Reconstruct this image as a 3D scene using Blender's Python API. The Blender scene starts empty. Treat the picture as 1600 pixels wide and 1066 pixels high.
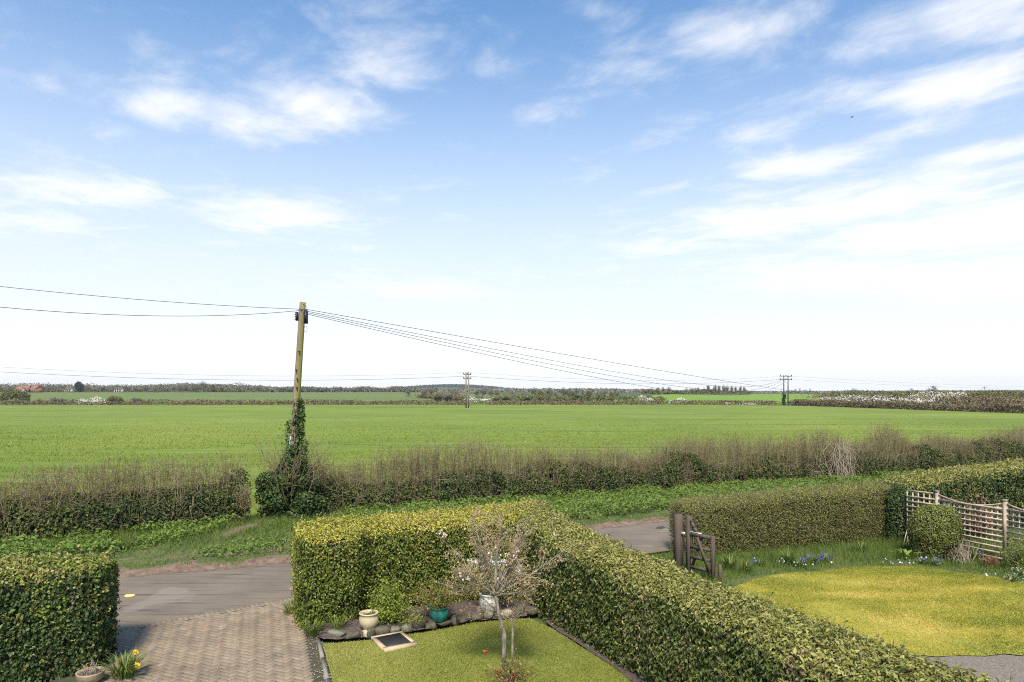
import bpy, math
import numpy as np
from math import radians, sin, cos, pi

# ------------------------------------------------------------------ camera, sky, sun, exposure
SC = bpy.context.scene
COL = SC.collection
CAMZ, FPX, V0 = 4.6, 1067.0, 612.0
cam = bpy.data.cameras.new('camera'); cam_o = bpy.data.objects.new('camera', cam); COL.objects.link(cam_o)
SC.render.engine = 'CYCLES'; SC.cycles.filter_width = 1.05; SC.cycles.use_denoising = False
cam.sensor_width = 36.0; cam.lens = 24.0; cam.shift_y = 79.0 / 1600.0
cam.clip_start = 0.1; cam.clip_end = 20000.0
cam_o.location = (0, 0, CAMZ); cam_o.rotation_euler = (radians(90), 0, 0)
SC.camera = cam_o
SC.view_settings.view_transform = 'Standard'; SC.view_settings.look = 'None'
SC.view_settings.gamma = 1.0; SC.view_settings.use_curve_mapping = False
SC.view_settings.exposure = 0.90

SUN_AZ, SUN_EL = radians(183), radians(53)          # clockwise from +Y (view direction): behind the camera, a little to the left
sun = bpy.data.lights.new('sun', 'SUN'); sun_o = bpy.data.objects.new('sun', sun); COL.objects.link(sun_o)
sun.energy = 3.3; sun.angle = radians(12.0); sun.color = (1.0, 0.92, 0.79)
sun_o.rotation_euler = (pi / 2 - SUN_EL, 0, pi - SUN_AZ)
sun_o.location = (-8, -40, 60)

W = bpy.data.worlds.new('World'); SC.world = W; W.use_nodes = True
wt = W.node_tree; wt.nodes.clear()


class X:                                              # tiny node-expression helper
    def __init__(s, t, k): s.t, s.k = t, k
    def _m(s, op, o=None, p=None, clamp=False):
        n = s.t.nodes.new('ShaderNodeMath'); n.operation = op; n.use_clamp = clamp
        for i, q in enumerate((s, o, p)):
            if q is None: continue
            if isinstance(q, X): s.t.links.new(q.k, n.inputs[i])
            else: n.inputs[i].default_value = q
        return X(s.t, n.outputs[0])
    def __add__(s, o): return s._m('ADD', o)
    def __sub__(s, o): return s._m('SUBTRACT', o)
    def __mul__(s, o): return s._m('MULTIPLY', o)
    def __truediv__(s, o): return s._m('DIVIDE', o)
    def mx(s, o): return s._m('MAXIMUM', o)
    def clamp(s): return s._m('ADD', 0.0, clamp=True)
    def step(s, a, b):                                # smoothstep a..b
        n = s.t.nodes.new('ShaderNodeMapRange'); n.interpolation_type = 'SMOOTHSTEP'
        s.t.links.new(s.k, n.inputs['Value'])
        n.inputs['From Min'].default_value = a; n.inputs['From Max'].default_value = b
        return X(s.t, n.outputs['Result'])


def plane_pt(u, v):                                   # where the sky plane (height 1) is seen at that picture point
    t = (V0 - v) / FPX
    return (u - 800) / FPX / t, 1.0 / t


tc = wt.nodes.new('ShaderNodeTexCoord'); sep = wt.nodes.new('ShaderNodeSeparateXYZ')
wt.links.new(tc.outputs['Generated'], sep.inputs[0])
dx, dy, dz = (X(wt, sep.outputs[i]) for i in range(3))
zc = dz.mx(0.03)
px, py = dx / zc, dy / zc
SA, SB = (0.6, -0.8), (0.8, 0.6)                      # along and across the wind streaks
pa = px * SA[0] + py * SA[1]; pb = px * SB[0] + py * SB[1]


def wnoise(sa, sb, scale, detail, rough, dist, off):
    c = wt.nodes.new('ShaderNodeCombineXYZ')
    wt.links.new((pa * sa).k, c.inputs[0]); wt.links.new((pb * sb).k, c.inputs[1]); c.inputs[2].default_value = off
    n = wt.nodes.new('ShaderNodeTexNoise'); wt.links.new(c.outputs[0], n.inputs['Vector'])
    n.inputs['Scale'].default_value = scale; n.inputs['Detail'].default_value = detail
    n.inputs['Roughness'].default_value = rough; n.inputs['Distortion'].default_value = dist
    return X(wt, n.outputs['Fac'])


n1 = wnoise(0.88, 1.0, 3.4, 9, 0.58, 0.5, 3.1)
n2 = wnoise(0.7, 1.0, 11.0, 7, 0.62, 0.4, 7.7)
# clouds standing in the sky: picture point they were measured at, half length along / across the streak, weight
CL = [(590, 100, .26, .085, .66), (500, 165, .26, .13, .80), (400, 190, .22, .10, .62), (240, 165, .28, .11, .60), (225, 75, .16, .05, .38),
      (70, 135, .14, .05, .34), (150, 300, .45, .22, .62), (30, 340, .5, .2, .55), (420, 335, .55, .24, .75), (545, 385, .3, .16, .45), (660, 455, .8, .5, .6),
      (785, 105, .12, .04, .42), (840, 182, .14, .05, .44), (1020, 115, .14, .06, .40), (1130, 55, .22, .09, .58), (1200, 40, .16, .06, .42), (940, 18, .10, .05, .42),
      (1040, 215, .2, .06, .44), (1200, 205, .22, .07, .52), (1250, 260, .40, .12, .85), (1340, 140, .2, .07, .45), (1380, 65, .22, .08, .6),
      (1500, 130, .32, .10, .85), (1540, 22, .3, .1, .72), (1540, 240, .4, .09, .75), (1390, 210, .22, .07, .5), (1350, 320, .9, .26, .95), (1520, 360, 1.0, .42, 1.1),
      (1200, 345, .7, .28, .85), (1060, 382, .5, .2, .65), (1330, 430, 1.2, .6, .8), (1590, 440, 1.5, .8, 1.0), (940, 18, .12, .05, .35)]
blob = None
for (u, v, la, lb, wgt) in CL:
    x0, y0 = plane_pt(u, v)
    a0 = x0 * SA[0] + y0 * SA[1]; b0 = x0 * SB[0] + y0 * SB[1]
    ea = (pa - a0) * (1.12 / la); eb = (pb - b0) * (0.50 / lb)
    q = (ea * ea + eb * eb) * -1.0
    n = wt.nodes.new('ShaderNodeMath'); n.operation = 'EXPONENT'; wt.links.new(q.k, n.inputs[0])
    e = X(wt, n.outputs[0]) * wgt
    blob = e if blob is None else blob.mx(e)
fine = (n1 - 0.5) * 2.5 + (n2 - 0.5) * 0.8
cloud = (blob * 1.3 + fine * 0.75).step(0.02, 1.32)         # the clouds seen
drift = (n1 * 0.8 + n2 * 0.25).step(0.56, 0.85) * 0.35   # thin cloud all over the sky
cloud = cloud.mx(drift)
veil = dz.step(0.53, 0.0)                            # thin white veil, thicker towards the horizon all round
veil = veil * 0.96
sky = wt.nodes.new('ShaderNodeTexSky'); sky.sky_type = 'NISHITA'; sky.sun_disc = False
sky.sun_elevation = SUN_EL; sky.sun_rotation = SUN_AZ
sky.air_density = 1.0; sky.dust_density = 0.4; sky.ozone_density = 2.0
bg1 = wt.nodes.new('ShaderNodeBackground'); bg1.inputs['Strength'].default_value = 0.112
tint = wt.nodes.new('ShaderNodeMix'); tint.data_type = 'RGBA'; tint.blend_type = 'MULTIPLY'; tint.inputs[0].default_value = 1.0
wt.links.new(sky.outputs[0], tint.inputs[6]); tint.inputs[7].default_value = (0.72, 0.95, 1.05, 1); wt.links.new(tint.outputs[2], bg1.inputs[0])
bg2 = wt.nodes.new('ShaderNodeBackground'); bg2.inputs[0].default_value = (0.97, 0.975, 1.0, 1); bg2.inputs[1].default_value = 0.56
bg3 = wt.nodes.new('ShaderNodeBackground'); bg3.inputs[0].default_value = (1.0, 0.99, 0.985, 1); bg3.inputs[1].default_value = 0.62
mixv = wt.nodes.new('ShaderNodeMixShader'); mixw = wt.nodes.new('ShaderNodeMixShader'); wo = wt.nodes.new('ShaderNodeOutputWorld')
hor = dz.step(0.14, 0.0) * 0.12 + 0.555; wt.links.new(hor.k, bg2.inputs[1])
wt.links.new(veil.k, mixv.inputs[0]); wt.links.new(bg1.outputs[0], mixv.inputs[1]); wt.links.new(bg2.outputs[0], mixv.inputs[2])
wt.links.new((cloud * 0.84).k, mixw.inputs[0]); wt.links.new(mixv.outputs[0], mixw.inputs[1]); wt.links.new(bg3.outputs[0], mixw.inputs[2])
wt.links.new(mixw.outputs[0], wo.inputs[0])

# ------------------------------------------------------------------ helpers
R = np.random.default_rng(11)


def P(u, v, z=0.0):                                   # picture point on a level plane -> place in the world (used to survey the site)
    y = (CAMZ - z) * FPX / (v - V0)
    return np.array([(u - 800) / FPX * y, y, z])


def _h(ix, iy, iz):
    n = (ix * 374761393 + iy * 668265263 + iz * 2147483647 + 1013904223) & 0xffffffff
    n = ((n ^ (n >> 13)) * 1274126177) & 0xffffffff
    return ((n ^ (n >> 16)) & 0xffff) / 65535.0


def vnoise(p, s=1.0, o=0):
    p = np.asarray(p, float) * s + o * 17.3
    if p.shape[1] == 2: p = np.column_stack([p, np.zeros(len(p))])
    i = np.floor(p).astype(np.int64); f = p - i; f = f * f * (3 - 2 * f)
    r = 0
    for a in (0, 1):
        for b in (0, 1):
            for c in (0, 1):
                w = (f[:, 0] if a else 1 - f[:, 0]) * (f[:, 1] if b else 1 - f[:, 1]) * (f[:, 2] if c else 1 - f[:, 2])
                r = r + w * _h(i[:, 0] + a, i[:, 1] + b, i[:, 2] + c)
    return r


def fbm(p, s=1.0, o=0): return vnoise(p, s, o) * .55 + vnoise(p, s * 2.1, o + 1) * .3 + vnoise(p, s * 4.3, o + 2) * .15


def unit(a): return a / np.maximum(np.linalg.norm(a, axis=-1, keepdims=True), 1e-9)


def wloc(o):
    l = np.zeros(3)
    while o is not None:
        l = l + np.array(o.location); o = o.parent
    return l


def mesh(name, V, F, mat, rnd=None, smooth=False):
    V = np.asarray(V, np.float32)
    me = bpy.data.meshes.new(name)
    if isinstance(F, np.ndarray) and F.ndim == 2:
        k = F.shape[1]; m = len(F)
        me.vertices.add(len(V)); me.vertices.foreach_set('co', V.ravel())
        me.loops.add(m * k); me.loops.foreach_set('vertex_index', F.astype(np.int32).ravel())
        me.polygons.add(m); me.polygons.foreach_set('loop_start', np.arange(0, m * k, k, dtype=np.int32))
        me.update(calc_edges=True)
    else:
        me.from_pydata([tuple(v) for v in V], [], [tuple(int(i) for i in f) for f in F]); me.update()
    if rnd is not None:
        at = me.attributes.new('rnd', 'FLOAT', 'POINT'); at.data.foreach_set('value', np.asarray(rnd, np.float32))
    if smooth: me.polygons.foreach_set('use_smooth', np.ones(len(me.polygons), bool))
    if mat is not None: me.materials.append(mat)
    return me


def mk(name, V, F, mat, parent=None, rnd=None, smooth=False, kind=None):
    V = np.asarray(V, float)
    if parent is not None: V = V - wloc(parent)
    o = bpy.data.objects.new(name, mesh(name, V, F, mat, rnd, smooth)); COL.objects.link(o)
    if parent is not None: o.parent = parent
    if kind: o['kind'] = kind
    return o


def thing(name, label, cat, loc=(0, 0, 0), group=None):
    o = bpy.data.objects.new(name, None); COL.objects.link(o); o.empty_display_size = 0.2
    o.location = loc; o['label'] = label; o['category'] = cat
    if group: o['group'] = group
    return o


def tag(o, label, cat, group=None):
    o['label'] = label; o['category'] = cat
    if group: o['group'] = group
    return o


def copy_tree(o, parent=None):
    c = o.copy(); COL.objects.link(c); c.parent = parent
    for ch in list(o.children): copy_tree(ch, c)
    return c


def cat(parts):                                       # join (V,F[,rnd]) with equal face size
    Vs, Fs, Rs, n = [], [], [], 0
    for p in parts:
        Vs.append(np.asarray(p[0], float)); Fs.append(np.asarray(p[1]) + n); n += len(p[0])
        if len(p) > 2: Rs.append(p[2])
    return (np.vstack(Vs), np.vstack(Fs)) + ((np.concatenate(Rs),) if Rs else ())


BOXF = np.array([[0, 3, 2, 1], [4, 5, 6, 7], [0, 1, 5, 4], [1, 2, 6, 5], [2, 3, 7, 6], [3, 0, 4, 7]])


def box(c, s, rz=0.0):
    q = np.array([[-1, -1, -1], [1, -1, -1], [1, 1, -1], [-1, 1, -1], [-1, -1, 1], [1, -1, 1], [1, 1, 1], [-1, 1, 1]]) * np.array(s) / 2
    cz, sz = cos(rz), sin(rz)
    q = np.column_stack([q[:, 0] * cz - q[:, 1] * sz, q[:, 0] * sz + q[:, 1] * cz, q[:, 2]])
    return q + np.array(c), BOXF


def bar(a, b, w, t, side=(0, 0, 1), cham=0.0):        # bar a->b, w along the 'side' direction, t across; optional chamfered ends
    a, b = np.array(a, float), np.array(b, float); d = unit(b - a)
    s = np.array(side, float); s = s - d * s.dot(d); s = unit(s); n = np.cross(d, s)
    V = []
    ends = [(a, 1.0), (b, 1.0)] if not cham else [(a, 1 - 2 * cham / w), (a + d * cham, 1.0), (b - d * cham, 1.0), (b, 1 - 2 * cham / w)]
    for p, k in ends:
        for x, y in ((-1, -1), (1, -1), (1, 1), (-1, 1)): V.append(p + s * x * w / 2 * k + n * y * t / 2 * k)
    F = [[3, 2, 1, 0]]
    m = len(ends)
    for r in range(m - 1):
        for j in range(4): F.append([r * 4 + j, r * 4 + (j + 1) % 4, r * 4 + 4 + (j + 1) % 4, r * 4 + 4 + j])
    F.append([4 * m - 4, 4 * m - 3, 4 * m - 2, 4 * m - 1])
    return np.array(V), np.array(F)


def tube(pts, rad, k=8, cap=True):
    pts = np.asarray(pts, float); n = len(pts)
    rad = np.broadcast_to(np.asarray(rad, float), (n,))
    T = unit(np.gradient(pts, axis=0))
    ref = np.array([0, 0, 1.0]) if abs(T[:, 2]).mean() < .9 else np.array([1.0, 0, 0])
    A = unit(np.cross(T, ref)); B = np.cross(T, A)
    an = np.arange(k) * 2 * pi / k
    V = (pts[:, None] + rad[:, None, None] * (np.cos(an)[None, :, None] * A[:, None] + np.sin(an)[None, :, None] * B[:, None])).reshape(-1, 3)
    i, j = np.meshgrid(np.arange(n - 1), np.arange(k), indexing='ij')
    F = np.stack([i * k + j, (i + 1) * k + j, (i + 1) * k + (j + 1) % k, i * k + (j + 1) % k], -1).reshape(-1, 4)
    if cap:
        V = np.vstack([V, pts[0], pts[-1]]); c0, c1 = n * k, n * k + 1
        jj = np.arange(0, k, 2)
        F = np.vstack([F, np.column_stack([np.full(len(jj), c0), jj, (jj + 1) % k, (jj + 2) % k]),
                       np.column_stack([np.full(len(jj), c1), (n - 1) * k + (jj + 2) % k, (n - 1) * k + (jj + 1) % k, (n - 1) * k + jj])]) if k % 2 == 0 else F
    return V, F


def lathe(prof, c, k=28):
    prof = np.asarray(prof, float); n = len(prof); an = np.arange(k) * 2 * pi / k
    V = np.stack([prof[:, :1] * np.cos(an), prof[:, :1] * np.sin(an), np.repeat(prof[:, 1:], k, 1)], -1).reshape(-1, 3) + np.array(c)
    i, j = np.meshgrid(np.arange(n - 1), np.arange(k), indexing='ij')
    F = np.stack([i * k + j, i * k + (j + 1) % k, (i + 1) * k + (j + 1) % k, (i + 1) * k + j], -1).reshape(-1, 4)
    return V, F


def twigs(A, B, r0, r1, bend=0.12, k=3):              # many thin tapering twigs a->b with a bend, three-sided
    A, B = np.asarray(A, float), np.asarray(B, float); n = len(A)
    L = np.linalg.norm(B - A, axis=1, keepdims=True)
    M = (A + B) / 2 + R.normal(0, 1, (n, 3)) * L * bend
    T = unit(B - A); X1 = unit(np.cross(T, R.normal(0, 1, (n, 3)))); Y1 = np.cross(T, X1)
    r0 = np.broadcast_to(r0, (n,))[:, None, None]; r1 = np.broadcast_to(r1, (n,))[:, None, None]
    an = np.arange(k) * 2 * pi / k
    ring = np.cos(an)[None, :, None] * X1[:, None] + np.sin(an)[None, :, None] * Y1[:, None]
    V = np.stack([A[:, None] + ring * r0, M[:, None] + ring * (r0 + r1) / 2, B[:, None] + ring * r1], 1).reshape(-1, 3)
    b = (np.arange(n) * 3 * k)[:, None]
    f = []
    for s in (0, 1):
        for j in range(k): f.append([s * k + j, s * k + (j + 1) % k, s * k + k + (j + 1) % k, s * k + k + j])
    F = (b[:, :, None] + np.array(f)[None]).reshape(-1, 4)
    return V, F, np.repeat(R.random(n), 3 * k)


def leaves(p, nrm, length, width, fold=0.25, axis=None, rnd=None, spread=0.55):
    """pointed leaves folded along the midrib, facing roughly along nrm"""
    n = len(p)
    N = unit(nrm + R.normal(0, spread, (n, 3)))
    a = R.normal(0, 1, (n, 3)) if axis is None else axis + R.normal(0, .45, (n, 3))
    a = unit(a - N * (a * N).sum(1, keepdims=True)); b = np.cross(N, a)
    sv = R.uniform(.6, 1.4, n); l = (np.broadcast_to(length, (n,)) * sv * R.uniform(.85, 1.15, n))[:, None]; w = (np.broadcast_to(width, (n,)) * sv * R.uniform(.8, 1.15, n))[:, None]
    f = fold * w
    V = np.stack([p - a * l * .5, p + b * w * .5 + N * f - a * l * .08, p + a * l * .5 - N * f * .6, p - b * w * .5 + N * f - a * l * .08], 1).reshape(-1, 3)
    o = (np.arange(n) * 4)[:, None, None]
    F = (o + np.array([[0, 1, 2], [0, 2, 3]])[None]).reshape(-1, 3)
    r = R.random(n) if rnd is None else rnd
    return V, F, np.repeat(r, 4)


def blades(p, h, w, lean=0.45, rnd=None):             # grass: one bent triangle pair each
    n = len(p)
    an = R.uniform(0, 2 * pi, n); d = np.column_stack([np.cos(an), np.sin(an), np.zeros(n)])
    h = (np.broadcast_to(h, (n,)) * R.uniform(.6, 1.3, n))[:, None]; w = np.broadcast_to(w, (n,))[:, None]
    an2 = R.uniform(0, 2 * pi, n); ld = np.column_stack([np.cos(an2), np.sin(an2), np.zeros(n)]) * (np.abs(R.normal(0, lean, n)))[:, None]
    up = np.array([0, 0, 1.0])
    V = np.stack([p - d * w / 2, p + d * w / 2, p + (up + ld) * h], 1).reshape(-1, 3)
    F = np.arange(3 * n).reshape(-1, 3)
    return V, F, np.repeat(R.random(n) if rnd is None else rnd, 3)


def inside(pts, poly):
    x, y = pts[:, 0], pts[:, 1]; r = np.zeros(len(pts), bool); poly = np.asarray(poly)
    j = len(poly) - 1
    for i in range(len(poly)):
        xi, yi = poly[i][:2]; xj, yj = poly[j][:2]
        c = ((yi > y) != (yj > y)) & (x < (xj - xi) * (y - yi) / ((yj - yi) if yj != yi else 1e-9) + xi)
        r ^= c; j = i
    return r


def rand_in(poly, n):
    poly = np.asarray(poly, float)[:, :2]; lo, hi = poly.min(0), poly.max(0); out = []
    c = 0
    while c < n:
        q = R.uniform(lo, hi, (n * 2, 2)); q = q[inside(q, poly)]; out.append(q); c += len(q)
    return np.vstack(out)[:n]


def sheet(poly, step, zf):
    """a terrain patch filling the polygon: grid points inside plus the outline"""
    import mathutils
    from mathutils import geometry as G
    poly = np.asarray(poly, float)[:, :2]; E = []
    for i in range(len(poly)):
        a, b = poly[i], poly[(i + 1) % len(poly)]; m = max(1, int(np.linalg.norm(b - a) / step))
        for t in range(m): E.append(a + (b - a) * t / m)
    E = np.array(E); lo, hi = poly.min(0), poly.max(0)
    gx, gy = np.meshgrid(np.arange(lo[0] + step / 2, hi[0], step), np.arange(lo[1] + step / 2, hi[1], step))
    g = np.column_stack([gx.ravel(), gy.ravel()]) + R.uniform(-.15, .15, (gx.size, 2)) * step
    g = g[inside(g, poly)]
    d = np.full(len(g), 1e9)
    for e in E: d = np.minimum(d, ((g - e) ** 2).sum(1))
    g = g[d > (step * .45) ** 2]
    pts = np.vstack([E, g])
    v, e, f, *_ = G.delaunay_2d_cdt([mathutils.Vector(p) for p in pts], [], [list(range(len(E)))], 1, 1e-6)
    v = np.array([[q.x, q.y] for q in v])
    return np.column_stack([v, zf(v)]), np.array([list(q) for q in f])


def resample(L, n):
    L = np.asarray(L, float); d = np.concatenate([[0], np.cumsum(np.linalg.norm(np.diff(L[:, :2], axis=0), axis=1))])
    t = np.linspace(0, d[-1], n)
    return np.column_stack([np.interp(t, d, L[:, k]) for k in range(L.shape[1])])


def smooth_line(L, n, it=2):
    L = np.asarray(L, float)
    for _ in range(it):
        q = [L[0]]
        for a, b in zip(L[:-1], L[1:]): q += [a * .75 + b * .25, a * .25 + b * .75]
        q.append(L[-1]); L = np.array(q)
    return resample(L, n)


def hedge_core(Fl, Bl, H, n=60, rad=.16, wob=.05, seed=0, z0=0.0, tuck=.10):
    """clipped hedge body between its front and back ground lines; F/B polylines of equal length, H heights"""
    Fl, Bl = np.asarray(Fl, float), np.asarray(Bl, float)
    t0 = np.linspace(0, 1, len(Fl)); t = np.linspace(0, 1, n)
    d = np.concatenate([[0], np.cumsum(np.linalg.norm(np.diff((Fl + Bl) / 2, axis=0), axis=1))]); d /= d[-1]
    Fp = np.column_stack([np.interp(t, d, Fl[:, k]) for k in (0, 1)]); Bp = np.column_stack([np.interp(t, d, Bl[:, k]) for k in (0, 1)])
    Hp = np.interp(t, d, H)
    wid = np.linalg.norm(Bp - Fp, axis=1)
    tan = unit(np.gradient((Fp + Bp) / 2, axis=0))
    rings = []
    ends = [(-.0, .0)]

    def ring(f, b, h, w):
        r = min(rad, w * .4); q = []
        for (x, z) in [(tuck, 0), (tuck * .5, h * .2), (0, h * .45), (0, h - r)]: q.append((x, z))
        for a in (30, 60, 90): q.append((r * (1 - cos(radians(a))), h - r + r * sin(radians(a))))
        m = 5
        left = q[:]
        q += [(r + (w - 2 * r) * k / (m + 1), h + .03 * sin(pi * k / (m + 1))) for k in range(1, m + 1)]
        q += [(w - x, z) for x, z in reversed(left)]
        q = np.array(q); u = (b - f) / max(w, 1e-6)
        return np.column_stack([f[0] + u[0] * q[:, 0], f[1] + u[1] * q[:, 0], q[:, 1] + z0])
    for i in range(n):
        rg = ring(Fp[i], Bp[i], Hp[i], wid[i])
        if i in (0, n - 1):
            sgn = -1 if i == 0 else 1
            cc = (Fp[i] + Bp[i]) / 2; caps = []
            for off, sx in ((rad * .95, .0), (rad * .9, .55), (rad * .75, .8), (rad * .4, .94)):
                g = rg.copy(); g[:, :2] = cc + (g[:, :2] - cc) * sx + tan[i] * sgn * off
                g[:, 2] = z0 + (g[:, 2] - z0) * (1 - (1 - sx) * .08); caps.append(g)
            if i == 0: rings += caps; rings.append(rg)
            else: rings.append(rg); rings += caps[::-1]
        else: rings.append(rg)
    k = len(rings[0]); m = len(rings); V = np.vstack(rings)
    i, j = np.meshgrid(np.arange(m - 1), np.arange(k - 1), indexing='ij')
    F = np.stack([i * k + j, i * k + j + 1, (i + 1) * k + j + 1, (i + 1) * k + j], -1).reshape(-1, 4)
    nn = (fbm(V, 1.6, seed) - .5) * 2 * wob + (fbm(V, 5.0, seed + 5) - .5) * wob
    c = np.repeat(np.array([(r.mean(0)) for r in rings]), k, 0)
    dirv = unit((V - c) * np.array([1, 1, .8]))
    V = V + dirv * nn[:, None] * (V[:, 2:3] > z0 + .02)
    # orientation: normals outward
    q = V[F]; nr = np.cross(q[:, 2] - q[:, 0], q[:, 3] - q[:, 1]); out = ((q.mean(1) - c[F].mean(1)) * nr).sum(1).mean()
    if out < 0: F = F[:, ::-1]
    return V, F


def dome_core(c, rx, ry, h, flat=.5, n=22, m=14, wob=.06, seed=0):
    V = []
    for i in range(m + 1):
        t = i / m
        a = t * pi * .5
        rr = (max(0.0, cos(a)) ** flat); zz = sin(a) ** .8 * h
        if t < .25: rr *= .82 + .18 * (t / .25)
        for j in range(n): V.append((c[0] + rx * rr * cos(2 * pi * j / n), c[1] + ry * rr * sin(2 * pi * j / n), c[2] + zz))
    V = np.array(V)
    i, j = np.meshgrid(np.arange(m), np.arange(n), indexing='ij')
    F = np.stack([i * n + j, i * n + (j + 1) % n, (i + 1) * n + (j + 1) % n, (i + 1) * n + j], -1).reshape(-1, 4)
    d = unit(V - (np.array(c) + np.array([0, 0, h * .4])))
    return V + d * ((fbm(V, 3, seed) - .5) * 2 * wob)[:, None], F


def scatter(V, F, density, back=.35):
    """points and normals spread over a core surface, fewer where it faces away from the garden side"""
    T = np.vstack([F[:, [0, 1, 2]], F[:, [0, 2, 3]]]) if F.shape[1] == 4 else F
    a, b, c = V[T[:, 0]], V[T[:, 1]], V[T[:, 2]]
    nr = np.cross(b - a, c - a); ar = np.linalg.norm(nr, axis=1) / 2
    view = np.array([0, 0, CAMZ]) - (a + b + c) / 3
    dens = np.where((nr * view).sum(1) > 0, density, density * back)
    k = R.poisson(ar * dens)
    idx = np.repeat(np.arange(len(T)), k); n = len(idx)
    s = np.sqrt(R.random(n)); t = R.random(n)
    p = a[idx] * (1 - s)[:, None] + b[idx] * (s * (1 - t))[:, None] + c[idx] * (s * t)[:, None]
    return p, unit(nr[idx])


# ------------------------------------------------------------------ materials
def new_mat(name):
    m = bpy.data.materials.new(name); m.use_nodes = True; t = m.node_tree; t.nodes.clear()
    o = t.nodes.new('ShaderNodeOutputMaterial'); b = t.nodes.new('ShaderNodeBsdfPrincipled'); t.links.new(b.outputs[0], o.inputs[0])
    return m, t, b, o


def ramp(t, fac, cols):
    r = t.nodes.new('ShaderNodeValToRGB'); e = r.color_ramp.elements
    ps = np.linspace(0, 1, len(cols))
    cc = []
    for i, c in enumerate(cols):
        if len(c) == 4: ps[i] = c[3]
        cc.append(c[:3])
    e[0].position = ps[0]; e[0].color = (*cc[0], 1); e[1].position = ps[-1]; e[1].color = (*cc[-1], 1)
    for p, c in list(zip(ps, cc))[1:-1]:
        q = e.new(p); q.color = (*c, 1)
    t.links.new(fac, r.inputs[0]); return r.outputs[0]


def leafmat(name, cols, rough=.45, trans=.25, spec=.35):
    m, t, b, o = new_mat(name)
    at = t.nodes.new('ShaderNodeAttribute'); at.attribute_name = 'rnd'
    c = ramp(t, at.outputs['Fac'], cols)
    t.links.new(c, b.inputs['Base Color']); b.inputs['Roughness'].default_value = rough; b.inputs['Specular IOR Level'].default_value = spec
    if trans:
        tr = t.nodes.new('ShaderNodeBsdfTranslucent'); mx = t.nodes.new('ShaderNodeMixShader'); mx.inputs[0].default_value = trans
        t.links.new(c, tr.inputs[0]); t.links.new(b.outputs[0], mx.inputs[1]); t.links.new(tr.outputs[0], mx.inputs[2]); t.links.new(mx.outputs[0], o.inputs[0])
    return m


def tnoise(t, vec, scale, detail=5, rough=.6, dist=0.0):
    n = t.nodes.new('ShaderNodeTexNoise'); n.inputs['Scale'].default_value = scale; n.inputs['Detail'].default_value = detail
    n.inputs['Roughness'].default_value = rough; n.inputs['Distortion'].default_value = dist
    if vec is not None: t.links.new(vec, n.inputs['Vector'])
    return n.outputs['Fac']


def mapped(t, scale=(1, 1, 1), rot=(0, 0, 0), src='Object'):
    c = t.nodes.new('ShaderNodeTexCoord'); m = t.nodes.new('ShaderNodeMapping')
    m.inputs['Scale'].default_value = scale; m.inputs['Rotation'].default_value = rot
    t.links.new(c.outputs[src], m.inputs[0]); return m.outputs[0]


def mixcol(t, f, a, b):
    m = t.nodes.new('ShaderNodeMix'); m.data_type = 'RGBA'
    if isinstance(f, float): m.inputs[0].default_value = f
    else: t.links.new(f, m.inputs[0])
    for k, q in ((6, a), (7, b)):
        if isinstance(q, tuple): m.inputs[k].default_value = (*q, 1)
        else: t.links.new(q, m.inputs[k])
    return m.outputs[2]


def add_bump(t, b, h, strength=.4, dist=.02):
    n = t.nodes.new('ShaderNodeBump'); n.inputs['Strength'].default_value = strength; n.inputs['Distance'].default_value = dist
    t.links.new(h, n.inputs['Height']); t.links.new(n.outputs[0], b.inputs['Normal'])


def noisemat(name, cols, scale=4, rough=.85, map_scale=(1, 1, 1), rot=(0, 0, 0), detail=6, bump=0.0, bdist=.01, bscale=None, spec=.3, fine=None):
    m, t, b, o = new_mat(name)
    v = mapped(t, map_scale, rot)
    f = tnoise(t, v, scale, detail)
    c = ramp(t, f, cols)
    if fine:
        f2 = tnoise(t, v, fine[0], 4, .7)
        k = X(t, f2).step(.5 - fine[2], .5 + fine[2]) * fine[3]
        c = mixcol(t, k.k, c, fine[1])
    t.links.new(c, b.inputs['Base Color']); b.inputs['Roughness'].default_value = rough; b.inputs['Specular IOR Level'].default_value = spec
    if bump: add_bump(t, b, tnoise(t, v, bscale or scale * 6, 4, .7), bump, bdist)
    return m


def flat(name, c, rough=.6, spec=.4, metal=0.0):
    m, t, b, o = new_mat(name); b.inputs['Base Color'].default_value = (*c, 1); b.inputs['Roughness'].default_value = rough
    b.inputs['Specular IOR Level'].default_value = spec; b.inputs['Metallic'].default_value = metal
    return m


M = {}
M['ground'] = noisemat('ground_grass', [(.05, .075, .02, .3), (.075, .11, .025, .5), (.10, .10, .04, .72)], .6, .95, fine=(9, (.035, .05, .015), .2, .5))
M['field'] = None
m, t, b, o = new_mat('crop_green')
v = mapped(t, (1, 1, 1)); vs = mapped(t, (.05, 1.0, 1), (0, 0, radians(-2.5)))
c = ramp(t, tnoise(t, v, .035, 4, .5), [(.15, .205, .03, .35), (.19, .24, .036, .55), (.23, .265, .048, .7)])
st = (X(t, tnoise(t, vs, .75, 4, .65)).step(.44, .32)).mx(X(t, tnoise(t, vs, .22, 3, .6)).step(.43, .33))
c = mixcol(t, (st * .8).k, c, (.075, .125, .02))
fi = X(t, tnoise(t, vs, 6.0, 4, .75)).step(.53, .34)
c = mixcol(t, (fi * .7).k, c, (.065, .105, .02))
t.links.new(c, b.inputs['Base Color']); b.inputs['Roughness'].default_value = .9; b.inputs['Specular IOR Level'].default_value = .15
M['field'] = m
M['far_green'] = noisemat('far_field_green', [(.115, .155, .048, .3), (.145, .18, .052, .7)], .05, .95, (.15, 1, 1), spec=.1)
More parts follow.
